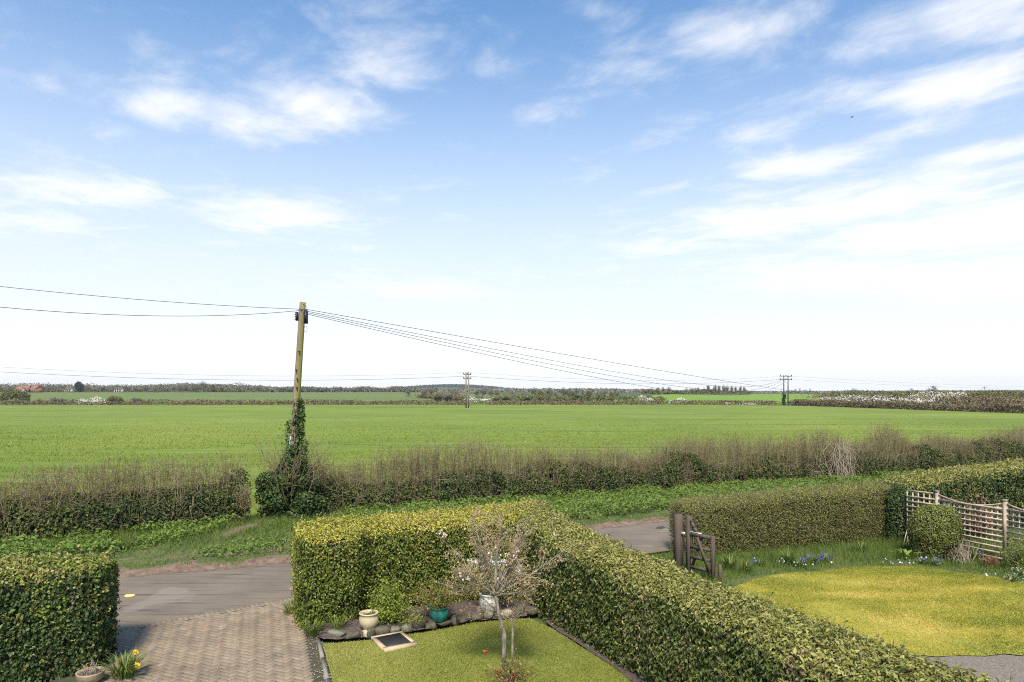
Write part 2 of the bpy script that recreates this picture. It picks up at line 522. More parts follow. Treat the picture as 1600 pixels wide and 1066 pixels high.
M['far_lime'] = noisemat('far_field_lime', [(.14, .23, .03, .3), (.18, .27, .04, .7)], .05, .95, (.15, 1, 1), spec=.1)
M['far_ground'] = noisemat('far_ground', [(.06, .09, .03, .3), (.09, .12, .035, .7)], .02, .95, spec=.1)
m, t, b, o = new_mat('worn_asphalt')
v = mapped(t); vr = mapped(t, (.12, 1.0, 1), (0, 0, radians(-25)))
c = ramp(t, tnoise(t, v, .8, 6, .6), [(.13, .102, .070, .3), (.172, .135, .094, .55), (.205, .162, .115, .75)])
c = mixcol(t, (X(t, tnoise(t, vr, 1.9, 5, .6)).step(.52, .66) * .55).k, c, (.125, .102, .085))
c = mixcol(t, (X(t, tnoise(t, v, 60, 3, .8)).step(.45, .7) * .4).k, c, (.29, .245, .20))
vf = mapped(t, (.05, 1.0, 1), (0, 0, radians(-23)))
c = mixcol(t, (X(t, tnoise(t, vf, 7.0, 5, .7)).step(.53, .64) * .8).k, c, (.075, .06, .047))
c = mixcol(t, (X(t, tnoise(t, mapped(t), .55, 3, .5)).step(.60, .66) * .35).k, c, (.30, .255, .21))
t.links.new(c, b.inputs['Base Color']); b.inputs['Roughness'].default_value = .9
add_bump(t, b, tnoise(t, v, 70, 3, .8), .5, .006)
M['road'] = m
M['earth'] = noisemat('bare_earth', [(.13, .085, .055, .3), (.21, .15, .10, .5), (.27, .20, .14, .7)], 3, .95, bump=.6, bdist=.02, bscale=25, fine=(14, (.10, .12, .03), .15, .5))
M['verge'] = noisemat('verge_turf', [(.05, .08, .02, .35), (.09, .125, .03, .5), (.15, .125, .06, .66)], 2.2, .95, bump=.6, bdist=.03, bscale=16)
M['soil'] = noisemat('bark_mulch', [(.035, .026, .024, .3), (.075, .055, .05, .55), (.14, .10, .09, .75)], 16, .95, bump=1.0, bdist=.03, bscale=28, fine=(40, (.26, .2, .17), .1, .35))
M['jointsand'] = noisemat('joint_sand', [(.05, .04, .028, .3), (.095, .075, .055, .7)], 6, .95, bump=.5, bscale=50, fine=(7, (.06, .075, .03), .12, .6))
M['gravel'] = noisemat('path_gravel', [(.14, .115, .09, .3), (.22, .185, .145, .5), (.33, .285, .23, .7)], 30, .9, bump=1.0, bdist=.02, bscale=60)
M['lawn'] = noisemat('lawn_base', [(.14, .165, .035, .3), (.24, .25, .06, .6)], 3, .95)
M['moss'] = noisemat('mossy_lawn_base', [(.25, .265, .045, .3), (.42, .37, .07, .6)], 1.5, .95, fine=(7, (.20, .24, .04), .18, .5))


def brickmat():
    m, t, b, o = new_mat('clay_paver')
    oi = t.nodes.new('ShaderNodeObjectInfo'); at = t.nodes.new('ShaderNodeAttribute'); at.attribute_name = 'rnd'
    f = (X(t, oi.outputs['Random']) + X(t, at.outputs['Fac']))._m('FRACT')
    c = ramp(t, f.k, [(.195, .146, .094), (.262, .196, .128), (.228, .164, .105), (.29, .222, .15), (.242, .184, .124), (.20, .158, .11)])
    g = t.nodes.new('ShaderNodeNewGeometry')
    c = mixcol(t, (X(t, tnoise(t, g.outputs['Position'], 1.3, 4, .6)).step(.48, .70) * .6).k, c, (.155, .125, .085))
    c = mixcol(t, (X(t, tnoise(t, g.outputs['Position'], 45, 3, .8)).step(.5, .75) * .35).k, c, (.15, .12, .10))
    c = mixcol(t, (X(t, tnoise(t, g.outputs['Position'], 22, 2, .5)).step(.70, .74) * .6).k, c, (.5, .48, .42))
    t.links.new(c, b.inputs['Base Color']); b.inputs['Roughness'].default_value = .85
    add_bump(t, b, tnoise(t, g.outputs['Position'], 80, 3, .8), .4, .004)
    return m


M['brick'] = brickmat()
M['stone'] = noisemat('rockery_stone', [(0.045, 0.0372, 0.0279, 0.3), (0.1, 0.0837, 0.0615, 0.5), (0.2, 0.1674, 0.123, 0.72)], 9, .9, bump=.9, bdist=.02, bscale=30, fine=(12, (.09, .10, .05), .1, .5))
M['greystone'] = noisemat('mossy_grey_stone', [(.10, .095, .07, .3), (.19, .175, .14, .5), (.30, .28, .23, .72)], 11, .9, bump=.9, bdist=.02, bscale=30, fine=(9, (.10, .13, .05), .12, .6))
M['palestone'] = noisemat('pale_stone', [(.36, .29, .20, .3), (.52, .43, .31, .7)], 9, .9, bump=.4, bdist=.01, bscale=40)
M['concrete'] = noisemat('concrete_edging', [(0.18, 0.1638, 0.14, 0.3), (0.288, 0.2632, 0.224, 0.7)], 8, .9, bump=.3, bscale=60)
M['tan'] = noisemat('tan_concrete', [(.42, .31, .19, .3), (.54, .42, .27, .7)], 10, .9, bump=.3, bscale=60)
M['iron'] = noisemat('cast_iron', [(.018, .018, .018, .3), (.045, .042, .04, .7)], 12, .55, bump=.3, bscale=50)
M['cream'] = noisemat('cream_glaze', [(.46, .38, .23, .3), (.58, .49, .31, .7)], 5, .38, spec=.5)
M['teal'] = noisemat('teal_glaze', [(.012, .15, .125, .3), (.025, .23, .19, .7)], 6, .2, spec=.6)
M['whitepot'] = noisemat('crackled_white_glaze', [(.50, .47, .42, .3), (.66, .63, .58, .7)], 6, .4, fine=(9, (.22, .27, .34), .06, .6))
M['terracotta'] = noisemat('weathered_pot', [(.26, .20, .12, .3), (.40, .32, .20, .7)], 6, .85, bump=.3)
M['gatewood'] = noisemat('brown_stained_wood', [(0.075, 0.0517, 0.0408, 0.3), (0.14, 0.1035, 0.0792, 0.7)], 6, .75, (6, 6, .6), bump=.3, bscale=20)
M['trellis'] = noisemat('weathered_lattice', [(0.4032, 0.3248, 0.2352, 0.3), (0.6048, 0.504, 0.3808, 0.7)], 3, .85, bump=.2, bscale=40, fine=(2.2, (.19, .125, .085), .1, .6))
m, t, b, o = new_mat('pole_timber')
vz = mapped(t, (5, 5, .35)); v = mapped(t)
c = ramp(t, tnoise(t, vz, 5, 5, .65), [(.13, .095, .06, .3), (.24, .185, .12, .5), (.33, .265, .18, .7)])
sx = t.nodes.new('ShaderNodeSeparateXYZ'); t.links.new(mapped(t), sx.inputs[0])
al = (X(t, sx.outputs[0]) * 9.0 + (X(t, tnoise(t, vz, 3, 4, .6)) - .5) * 3.0 - X(t, sx.outputs[2]) * .58 + 0.2).step(-.1, .7)
al = al * X(t, sx.outputs[2]).step(3.9, 4.6)
c = mixcol(t, (al * .75).k, c, (.20, .19, .025))
t.links.new(c, b.inputs['Base Color']); b.inputs['Roughness'].default_value = .9
M['pole'] = m
M['farpole'] = flat('grey_pole_timber', (.22, .19, .15), .9)
M['farpole_dark'] = flat('dark_pole_timber', (.07, .065, .06), .9)
M['black'] = flat('black_plastic', (.014, .014, .015), .5)
M['wire'] = flat('wire_grey', (.075, .075, .08), .6)
M['galv'] = flat('galvanised', (.55, .56, .57), .4, .5, .3)
M['guard'] = flat('pale_blue_guard', (.32, .42, .55), .5)
M['yellow'] = noisemat('yellow_marking', [(.70, .52, .10, .3), (.80, .66, .25, .7)], 20, .8)
M['tar'] = flat('tar_patch', (.05, .045, .04), .8)
M['twig'] = leafmat('hawthorn_twig', [(0.133, 0.0988, 0.0552), (0.2232, 0.1768, 0.1012), (0.323, 0.2652, 0.1518), (0.2375, 0.2028, 0.1012)], .85, 0, .2)
M['twigpale'] = leafmat('dead_pale_stem', [(.26, .20, .14), (.40, .33, .25)], .85, 0, .2)
M['bark'] = noisemat('grey_bark', [(.085, .07, .052, .32), (.20, .17, .13, .5), (.38, .33, .26, .66)], 14, .9, (1, 1, .4), bump=.4, bscale=50)
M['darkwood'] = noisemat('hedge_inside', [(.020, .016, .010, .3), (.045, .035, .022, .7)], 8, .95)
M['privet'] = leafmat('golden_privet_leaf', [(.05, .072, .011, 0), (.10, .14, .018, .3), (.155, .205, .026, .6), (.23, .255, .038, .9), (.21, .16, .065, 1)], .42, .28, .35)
M['privet_sunlit_top'] = leafmat('privet_sunlit_new_growth', [(0.1957, 0.194, 0.033, 0), (0.3605, 0.3492, 0.055, 0.3), (0.5047, 0.4656, 0.0825, 0.65), (0.5974, 0.5238, 0.132, 0.92), (0.3502, 0.2328, 0.121, 1)], .5, .3, .3)  # yellow new growth, with the sunlight on the top also painted in
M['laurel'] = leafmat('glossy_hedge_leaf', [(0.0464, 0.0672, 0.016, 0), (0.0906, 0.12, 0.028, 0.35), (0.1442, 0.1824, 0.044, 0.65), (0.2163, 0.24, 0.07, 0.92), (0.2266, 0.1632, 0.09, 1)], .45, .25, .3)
M['laurel_sunlit_top'] = leafmat('hedge_sunlit_top_leaf', [(0.1378, 0.1503, 0.0367, 0), (0.2438, 0.2522, 0.0594, 0.35), (0.3604, 0.3492, 0.095, 0.65), (0.4452, 0.3977, 0.135, 0.92), (0.2862, 0.1843, 0.108, 1)], .45, .28, .3)  # paler young top leaves, part of the paleness is painted sunlight
M['limetip'] = leafmat('lime_shoot_leaf', [(.15, .20, .03), (.25, .31, .05)], .5, .35)
M['ivy'] = leafmat('ivy_leaf', [(0.0202, 0.0386, 0.0115), (0.038, 0.0669, 0.0162), (0.0658, 0.103, 0.0231), (0.1076, 0.1481, 0.0347)], .5, .18, .3)
M['bramble'] = leafmat('bramble_leaf', [(0.0403, 0.0633, 0.0161), (0.0862, 0.1207, 0.0253), (0.1495, 0.1725, 0.0345)], .5, .25)
M['thorn'] = leafmat('beech_hedge_leaf', [(0.0791, 0.083, 0.0238), (0.1256, 0.1403, 0.0323), (0.1674, 0.1952, 0.0399), (0.2232, 0.2501, 0.057), (0.186, 0.1586, 0.0665)], .6, .25)
M['thorn_sunlit_top'] = leafmat('beech_sunlit_bud', [(0.1615, 0.174, 0.0441), (0.247, 0.27, 0.0588), (0.3135, 0.342, 0.0735)], .6, .25)  # fresh buds on the hedge top, brightened in colour as if sunlit
M['nettle'] = leafmat('nettle_leaf', [(.075, .125, .02), (.135, .205, .03), (.21, .29, .05)], .55, .3)
M['grass'] = leafmat('lawn_blade', [(.15, .20, .035), (.26, .29, .055), (.38, .37, .09), (.50, .44, .15)], .8, .3, .15)
M['mossblade'] = leafmat('mossy_blade', [(0.208, 0.2328, 0.0352), (0.3432, 0.3201, 0.0484), (0.52, 0.4171, 0.0792), (0.6656, 0.5141, 0.1496)], .8, .3, .15)
M['tallgrass'] = leafmat('rough_grass_blade', [(.06, .10, .018), (.11, .17, .03), (.18, .24, .045), (.27, .265, .09)], .6, .3, .2)
M['crop'] = leafmat('crop_blade', [(.12, .165, .024), (.18, .225, .030), (.235, .275, .040), (.295, .315, .06)], .6, .3, .25)
M['copper'] = leafmat('copper_blossom_leaf', [(.34, .225, .10), (.46, .33, .15), (.54, .42, .20), (.38, .36, .14)], .6, .35)
M['petal'] = leafmat('white_petal', [(.78, .78, .74), (.86, .86, .84)], .6, .3)
M['pink'] = leafmat('pink_petal', [(.75, .52, .52), (.82, .66, .66)], .6, .3)
M['blue'] = leafmat('blue_flower', [(.06, .07, .36), (.12, .13, .52), (.26, .25, .62)], .6, .25)
M['palemauve'] = leafmat('pale_flower', [(.55, .55, .72), (.78, .78, .82)], .6, .25)
M['daff'] = leafmat('daffodil_yellow', [(.75, .52, .02), (.82, .62, .05)], .6, .3)
M['red'] = leafmat('red_young_leaf', [(.42, .06, .02), (.52, .13, .05), (.25, .10, .03)], .6, .3)
M['lime'] = leafmat('lime_shrub_leaf', [(.13, .185, .02), (.22, .285, .032), (.32, .38, .06)], .5, .3)
M['potleaf'] = leafmat('pot_shrub_leaf', [(.13, .15, .025), (.22, .24, .045), (.29, .28, .07)], .55, .3)
M['redstem'] = leafmat('reddish_stem', [(.18, .09, .05), (.28, .17, .10)], .8, 0)
M['brownleaf'] = leafmat('brown_dead_leaf', [(.15, .075, .045), (.24, .13, .075), (.30, .18, .10)], .7, .2)
M['box'] = leafmat('round_bush_leaf', [(.06, .075, .014), (.115, .135, .024), (.18, .195, .036), (.23, .22, .06)], .45, .22, .4)
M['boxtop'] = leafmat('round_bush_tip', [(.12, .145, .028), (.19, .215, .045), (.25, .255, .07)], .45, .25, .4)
M['fartwig'] = leafmat('bare_crown', [(0.1265, 0.114, 0.085), (0.1898, 0.174, 0.1313), (0.253, 0.234, 0.175)], .9, .1, .1)
M['farolive'] = leafmat('olive_crown', [(0.098, 0.105, 0.042), (0.168, 0.175, 0.063), (0.266, 0.252, 0.077)], .9, .2, .1)
M['fardark'] = leafmat('evergreen_crown', [(.022, .035, .02), (.045, .064, .032)], .9, .1, .1)
M['farbrown'] = leafmat('brown_scrub', [(0.102, 0.075, 0.0494), (0.162, 0.125, 0.0754), (0.216, 0.175, 0.091), (0.168, 0.175, 0.065)], .9, .1, .1)
M['bud'] = leafmat('hawthorn_bud_leaf', [(.13, .115, .04), (.20, .185, .05), (.26, .26, .06)], .6, .3, .2)
M['blossom'] = leafmat('blackthorn_blossom', [(.55, .51, .42), (.72, .69, .60), (.30, .26, .17)], .9, .2, .1)
M['farbark'] = flat('far_bark', (.10, .085, .07), .9, .2)
M['brickwall'] = noisemat('red_brick', [(.26, .10, .06, .3), (.36, .15, .09, .7)], 3, .9)
M['rooftile'] = noisemat('clay_roof_tile', [(.22, .10, .065, .3), (.30, .14, .09, .7)], 2, .9)
M['render'] = flat('pale_render', (.62, .58, .52), .9)
M['glass'] = flat('dark_glass', (.03, .035, .04), .1, .6)
M['farblue'] = flat('hazy_industrial', (.26, .29, .33), .9)


# ------------------------------------------------------------------ terrain and setting
def sstep(x, a, b):
    q = np.clip((x - a) / (b - a), 0, 1); return q * q * (3 - 2 * q)


def terrain(p):
    x, y = p[:, 0], p[:, 1]
    rise = 3.9 * sstep(y, 255, 640) * (1 - .42 * sstep(x, 20, 160))
    return rise + .25 * sstep(y, 60, 230) * (vnoise(p[:, :2], .01, 3) - .5)


def tz(x, y): return float(terrain(np.array([[x, y]]))[0])


xs = np.concatenate([-np.geomspace(3600, 12, 34), np.linspace(-10, 10, 9), np.geomspace(12, 3600, 34)])
ys = np.concatenate([np.linspace(-120, 20, 8), np.geomspace(24, 3800, 74)])
gx, gy = np.meshgrid(xs, ys); g = np.column_stack([gx.ravel(), gy.ravel()])
i, j = np.meshgrid(np.arange(len(ys) - 1), np.arange(len(xs) - 1), indexing='ij'); k = len(xs)
gf = np.stack([i * k + j, i * k + j + 1, (i + 1) * k + j + 1, (i + 1) * k + j], -1).reshape(-1, 4)
mk('ground', np.column_stack([g, terrain(g) - .06]), gf, M['ground'], smooth=True, kind='structure')

HEDGE_L = [(-24, 14.2), (-19, 16.9), (-14.4, 19.2), (-11.5, 21.0), (-9.0, 22.75)]     # front foot of the field hedge, left of the gap
HEDGE_R = [(-6.9, 24.0), (-2, 26.3), (3, 28.3), (7, 29.9), (16.8, 33.8), (26, 37.6), (40, 43)]


def strip_grid(near, far, nu, nv):
    A, B = smooth_line(near, nu), smooth_line(far, nu)
    t = np.linspace(0, 1, nv)[None, :, None]
    q = (A[:, None, :2] * (1 - t) + B[:, None, :2] * t).reshape(-1, 2)
    i, j = np.meshgrid(np.arange(nu - 1), np.arange(nv - 1), indexing='ij')
    return q, np.stack([i * nv + j, (i + 1) * nv + j, (i + 1) * nv + j + 1, i * nv + j + 1], -1).reshape(-1, 4)


# the near field: from the roadside hedge to the far hedge
fn = [(-260, 10), (-60, 12), (-24, 15.5), (-14.4, 20.4), (-8.6, 23.6), (7, 30.8), (16.8, 34.8), (40, 44), (110, 62)]
ff = [(-420, 215), (-260, 222), (-150, 228), (-80, 236), (-20, 240), (40, 240), (95, 236), (103, 170), (120, 130)]
q, f = strip_grid(fn, ff, 90, 60)
mk('field', np.column_stack([q, terrain(q) + .02]), f, M['field'], smooth=True, kind='structure')


def patch(name, poly, step, mat, dz):
    V, F = sheet(poly, step, lambda p: terrain(p) + dz)
    return mk(name, V, [list(x) for x in F], mat, smooth=True, kind='structure')


patch('far_field', [(-620, 258), (10, 258), (0, 470), (-120, 640), (-700, 640)], 40, M['far_green'], .03)
patch('far_field', [(20, 262), (118, 262), (420, 620), (150, 620)], 30, M['far_lime'], .03)
patch('far_field', [(-60, 244.5), (110, 244.5), (110, 255), (-60, 255)], 15, M['far_lime'], .03)

# verge banks along the far side of the lane
ROAD_FAR = [(-40, 5.6), (-25, 11.2), (-9.8, 16.87), (-5.66, 18.4), (2.77, 22.75), (5.7, 24.4), (16, 30), (40, 41)]
ROAD_NEAR = [(-40, 1.6), (-25, 6.8), (-9.4, 12.3), (-7.6, 12.98), (-4.7, 15.25), (0.65, 17.75), (4.7, 19.8), (12.2, 23.4), (24, 28.8), (40, 36)]
VERGE_BACK = [(-40, 8.6), (-24, 15.4), (-14.4, 20.3), (-8.6, 23.6), (-2, 26.9), (7, 30.6), (16.8, 34.4), (40, 44)]


def verge_z(p):
    return np.zeros(len(p))


TRACK = smooth_line(np.array([(-9.6, 18.2), (-9.1, 18.9), (-8.75, 20.2), (-8.5, 21.6), (-8.55, 23.7)]), 40)
NU, NV = 420, 36
q, f = strip_grid(ROAD_FAR, VERGE_BACK, NU, NV)
tt = np.tile(np.linspace(0, 1, NV) ** 1.5, NU)
A9, B9 = smooth_line(ROAD_FAR, NU), smooth_line(VERGE_BACK, NU)
t9 = (np.linspace(0, 1, NV) ** 1.5)[None, :, None]; q = (A9[:, None, :2] * (1 - t9) + B9[:, None, :2] * t9).reshape(-1, 2)
wdt = np.repeat(np.linalg.norm(B9 - A9, axis=1), NV)


def earth_at(q, dist):
    """how bare the bank is: crumbled lane edge, a worn ledge above it, the trodden way to the gap"""
    n_ = fbm(q, 1.1, 31); n2_ = fbm(q, 3.2, 37)
    e_ = 1 - sstep(dist + .9 * (n2_ - .5), .02 + .3 * n_, .2 + .75 * n_)
    led = (1 - sstep(np.abs(dist - 1.15 - .5 * (n_ - .5)), .08, .42)) * sstep(n2_, .38, .6) * (q[:, 0] < -5.5)
    dk = np.min(np.linalg.norm(q[:, None] - TRACK[None, ::3], axis=2), axis=1)
    trk = (1 - sstep(dk + 1.1 * (n2_ - .5) + .5 * (n_ - .5), .05, .42)) * sstep(q[:, 1], 19.5, 20.8)
    return np.clip(np.maximum(np.maximum(e_, led * .62), trk), 0, 1)


dist = tt * wdt
earth = np.concatenate([earth_at(q[k:k + 4000], dist[k:k + 4000]) for k in range(0, len(q), 4000)])
jag = np.where(dist < .02, 1.0, 0.0)
nrm9 = np.array([-.42, .9]); q = q - nrm9 * (jag * (.02 + .30 * fbm(q, 2.3, 12) ** 1.5))[:, None]
zv = .014 + .09 * sstep(dist, .0, .35) + .16 * sstep(dist, .5, 2.4) + (fbm(q, 1.3) - .5) * .12 * sstep(dist, .2, .9) + (fbm(q, 7) - .5) * .07 * earth * sstep(dist, 0, .12)
m, t, b, o = new_mat('bank_earth_and_turf')
at = t.nodes.new('ShaderNodeAttribute'); at.attribute_name = 'rnd'; v = mapped(t)
ce = ramp(t, tnoise(t, v, 5, 6, .7), [(.10, .062, .04, .3), (.19, .125, .085, .5), (.30, .22, .15, .7)])
cg = ramp(t, tnoise(t, v, 2.5, 5), [(.055, .085, .02, .3), (.10, .13, .03, .5), (.15, .15, .06, .7)])
t.links.new(mixcol(t, (X(t, at.outputs['Fac']) + (X(t, tnoise(t, v, 12, 4, .7)) - .5) * .8).step(.3, .7).k, cg, ce), b.inputs['Base Color'])
b.inputs['Roughness'].default_value = .95; add_bump(t, b, tnoise(t, v, 22, 4, .75), 1.0, .04)
mk('verge', np.column_stack([q, zv]), f, m, rnd=earth, smooth=True, kind='structure')
trs = TRACK
q, f = strip_grid(ROAD_NEAR, ROAD_FAR, 120, 8)
mk('lane', np.column_stack([q, np.full(len(q), .010)]), f, M['road'], smooth=True, kind='structure')
# lawns, bed, gravel
LAWN_L = [(-3.42, 12.35), (-2.6, 12.55), (-1.6, 12.98), (-.7, 13.5), (.35, 13.75), (.75, 13.2), (1.35, 12.0), (1.95, 10.8), (2.4, 9.3), (2.2, 8.4), (-1.9, 8.4), (-2.84, 10.8)]
V, F = sheet(LAWN_L, .3, lambda p: .03 + .03 * (fbm(p, 1.0) - .5)); mk('front_lawn', V, [list(x) for x in F], M['lawn'], smooth=True, kind='structure')
GARDEN_R = [(1.4, 17.6), (4.4, 19.1), (12.3, 22.0), (15.5, 22.3), (17.5, 15), (14, 7), (5.2, 7), (4.6, 8.6), (3.4, 11), (2.3, 14)]
V, F = sheet(GARDEN_R, .4, lambda p: .012 + .05 * fbm(p, 1.1)); mk('garden_border', V, [list(x) for x in F], M['verge'], smooth=True, kind='structure')
LAWN_R0 = [(3.6, 12.6), (4.6, 15.2), (5.7, 16.5), (7.6, 17.4), (9.8, 17.85), (11.2, 17.45), (12.2, 16.3), (12.6, 14.5), (12.0, 12.6), (10.2, 11.9), (8.2, 11.7), (6.2, 11.9), (4.4, 11.6)]
_c = smooth_line(np.array(LAWN_R0 + [LAWN_R0[0]], float), 120)[:-1]; _cn = _c - _c.mean(0)
LAWN_R = [tuple(x) for x in _c + unit(_cn) * ((fbm(_c, .8, 5) - .5) * .35 + (fbm(_c, 4.0, 6) - .5) * .14)[:, None]]
V, F = sheet(LAWN_R, .35, lambda p: .062 + .02 * (fbm(p, .9) - .5)); mk('mossy_lawn', V, [list(x) for x in F], M['moss'], smooth=True, kind='structure')
GRAV = [(4.4, 12.0), (6.2, 12.15), (8.2, 12.0), (10.2, 12.1), (14, 12.4), (14, 7.5), (5.3, 7.5)]
V, F = sheet(GRAV, .3, lambda p: .046 + .012 * (fbm(p, 2.0) - .5)); mk('gravel_path', V, [list(x) for x in F], M['gravel'], smooth=True, kind='structure')
BED = [(-3.75, 12.75), (-3.35, 12.55), (-2.6, 12.7), (-1.75, 13.1), (-.8, 13.6), (.3, 13.9), (.45, 14.6), (-2.0, 14.6), (-3.2, 13.8), (-3.9, 13.2)]
_bl = np.array([(-3.6, 12.62), (-3.2, 12.6), (-2.6, 12.75), (-1.75, 13.13), (-.8, 13.62), (.3, 13.92)]); _bs = resample(_bl, 80)[:, :2]
V, F = sheet(BED, .12, lambda p: .02 + (.085 + .07 * fbm(p, 3.0)) * sstep(np.min(np.linalg.norm(p[:, None] - _bs[None], axis=2), axis=1), -.02, .22)); mk('flower_bed', V, [list(x) for x in F], M['soil'], smooth=True, kind='structure')
# dark strip of soil along the foot of the long hedge
foot = np.array([(.55, 13.5), (1.15, 12.2), (1.72, 11.0), (2.2, 9.6), (2.6, 8.3)]); fs = smooth_line(foot, 30)
fs = fs + [.20, .08]; w_ = .04 + .14 * fbm(fs, 1.6)
V = np.vstack([np.column_stack([fs - np.column_stack([w_, w_ * .4]), np.full(30, .052)]), np.column_stack([fs + .3, np.full(30, .075)])])
a = np.arange(29); mk('soil_strip', V, np.column_stack([a, a + 30, a + 31, a + 1]), M['soil'], smooth=True, kind='structure')

# ------------------------------------------------------------------ driveway of herringbone pavers
DRIVE = [(-7.72, 12.93), (-4.75, 15.14), (-4.72, 14.6), (-4.1, 13.0), (-3.1, 10.8), (-2.1, 8.8), (-6.1, 8.8), (-6.75, 11.0), (-7.2, 12.0)]
V, F = sheet([(-7.85, 12.86), (-4.7, 15.2), (-4.3, 14.4), (-3.72, 13.0), (-3.42, 12.3), (-2.84, 10.75), (-1.85, 8.4), (-6.6, 8.4), (-7.3, 11.0), (-7.9, 12.2)], .3, lambda p: .018 + .008 * fbm(p, 4))
drive = mk('driveway', V, [list(x) for x in F], M['jointsand'], kind='structure')
L_, W_, Tk, ch = .192, .092, .055, .007
bv = np.array([[-L_ / 2, -W_ / 2, -Tk], [L_ / 2, -W_ / 2, -Tk], [L_ / 2, W_ / 2, -Tk], [-L_ / 2, W_ / 2, -Tk], [-L_ / 2, -W_ / 2, -ch], [L_ / 2, -W_ / 2, -ch], [L_ / 2, W_ / 2, -ch], [-L_ / 2, W_ / 2, -ch],
               [-L_ / 2 + ch, -W_ / 2 + ch, 0], [L_ / 2 - ch, -W_ / 2 + ch, 0], [L_ / 2 - ch, W_ / 2 - ch, 0], [-L_ / 2 + ch, W_ / 2 - ch, 0]])
bf = np.array([[0, 1, 5, 4], [1, 2, 6, 5], [2, 3, 7, 6], [3, 0, 4, 7], [4, 5, 9, 8], [5, 6, 10, 9], [6, 7, 11, 10], [7, 4, 8, 11], [8, 9, 10, 11]])
brick_me = mesh('brick', bv, bf, M['brick'], np.zeros(12))
ang = radians(65); ca, sa = cos(ang), sin(ang); spots = []
for ii in range(-90, 90):
    for jj in range(-90, 90):
        kk = (ii - jj) % 4
        if kk == 0: cx, cy, r = (ii + 1) * .1, (jj + .5) * .1, 0.0
        elif kk == 3: cx, cy, r = (ii + .5) * .1, (jj + 1) * .1, pi / 2
        else: continue
        spots.append((-4.9 + cx * ca - cy * sa, 12.0 + cx * sa + cy * ca, r + ang))
spots = np.array(spots)
inner = [(-7.62, 12.88), (-4.80, 14.98), (-4.70, 14.6), (-3.98, 13.0), (-3.08, 10.8), (-2.1, 8.8), (-6.0, 8.8), (-6.7, 11.0), (-7.2, 12.0)]
spots = spots[inside(spots, inner)]
row = []
a0, b0 = np.array([-7.66, 12.96]), np.array([-4.76, 15.13]); nrow = int(np.linalg.norm(b0 - a0) / .1005)
for s in range(nrow):
    p = a0 + (b0 - a0) * (s + .5) / nrow; row.append((p[0], p[1], radians(37) + pi / 2))
row = np.array(row)
U = 800 + spots[:, 0] / spots[:, 1] * FPX; Vv = V0 + CAMZ * FPX / spots[:, 1]
vis = (Vv < 1064) & (U > 172)
order = np.argsort(np.where(vis, spots[:, 1], 1e3)); npart = 300 - len(row)
allb = [tuple(x) for x in row] + [tuple(spots[k]) for k in order[:npart]]
for (x, y, r) in allb:
    o = bpy.data.objects.new('brick', brick_me); COL.objects.link(o); o.parent = drive
    o.location = (x, y, .034 + R.normal(0, .002)); o.rotation_euler = (R.normal(0, .008), R.normal(0, .008), r + R.normal(0, .006))
parts = []
for k in order[npart:]:
    x, y, r = spots[k]; c_, s_ = cos(r), sin(r)
    w = np.column_stack([bv[:, 0] * c_ - bv[:, 1] * s_ + x, bv[:, 0] * s_ + bv[:, 1] * c_ + y, bv[:, 2] + .034 + R.normal(0, .002)])
    parts.append((w, bf, np.full(12, R.random())))
V, F, r = cat(parts); mk('brick_paving', V, F, M['brick'], drive, r, kind='stuff')
# grit and petals lying on the drive
q = np.vstack([R.normal((-4.75, 12.2), (.28, .9), (190, 2)), rand_in(inner, 160), np.column_stack([R.normal(0, .13, 420), R.uniform(10.2, 13.0, 420)])])
q[-420:, 0] += -3.42 - (q[-420:, 1] - 12.0) * .42

V, F, r = leaves(np.column_stack([q, np.full(len(q), .040)]), np.tile([0, 0, 1.0], (len(q), 1)), .022, .016, .1, spread=.15)
tag(mk('petal_litter', V, F, M['palestone'], None, r, kind='stuff'), 'pale grit and petals strewn over the brick drive', 'litter')
# edging kerb along the lawn
e0, e1 = np.array([-3.52, 12.42, .03]), np.array([-2.6, 9.9, .03])
kerb = thing('lawn_edging', 'grey concrete edging strip between brick drive and front lawn', 'edging', tuple(e0))
nk = 3
for s in range(nk):
    a_ = e0 + (e1 - e0) * (s / nk + .004); b_ = e0 + (e1 - e0) * ((s + 1) / nk - .004)
    V, F = bar(a_ + [0, 0, .0], b_ + [0, 0, .0], .13, .055, (0, 0, 1)); mk('edging_slab', V, F, M['concrete'], kerb)
V, F = tube(np.array([P(187, 932.5) + [0, 0, .017], P(213, 930) + [0, 0, .017]]), .01, 4)
pm = [P(193, 933), P(197, 930), P(209, 929.5), P(211, 931.5), P(206, 933.6), P(197, 934.6)]
tag(mk('road_marking', [(p[0], p[1], .0165) for p in pm], [[0, 5, 4, 3, 2, 1]], M['yellow']), 'short yellow paint dash on the lane', 'road marking')
dp = [P(1024, 826.6), P(1028, 823.8), P(1036, 823.2), P(1040, 825), P(1034, 827)]
tag(mk('tar_patch', [(p[0], p[1], .0165) for p in dp], [list(range(5))], M['tar']), 'small dark oval patch on the lane beyond the garden corner', 'patch')


# ------------------------------------------------------------------ hedges
def zsel(p, lim): return p[:, 2] > lim


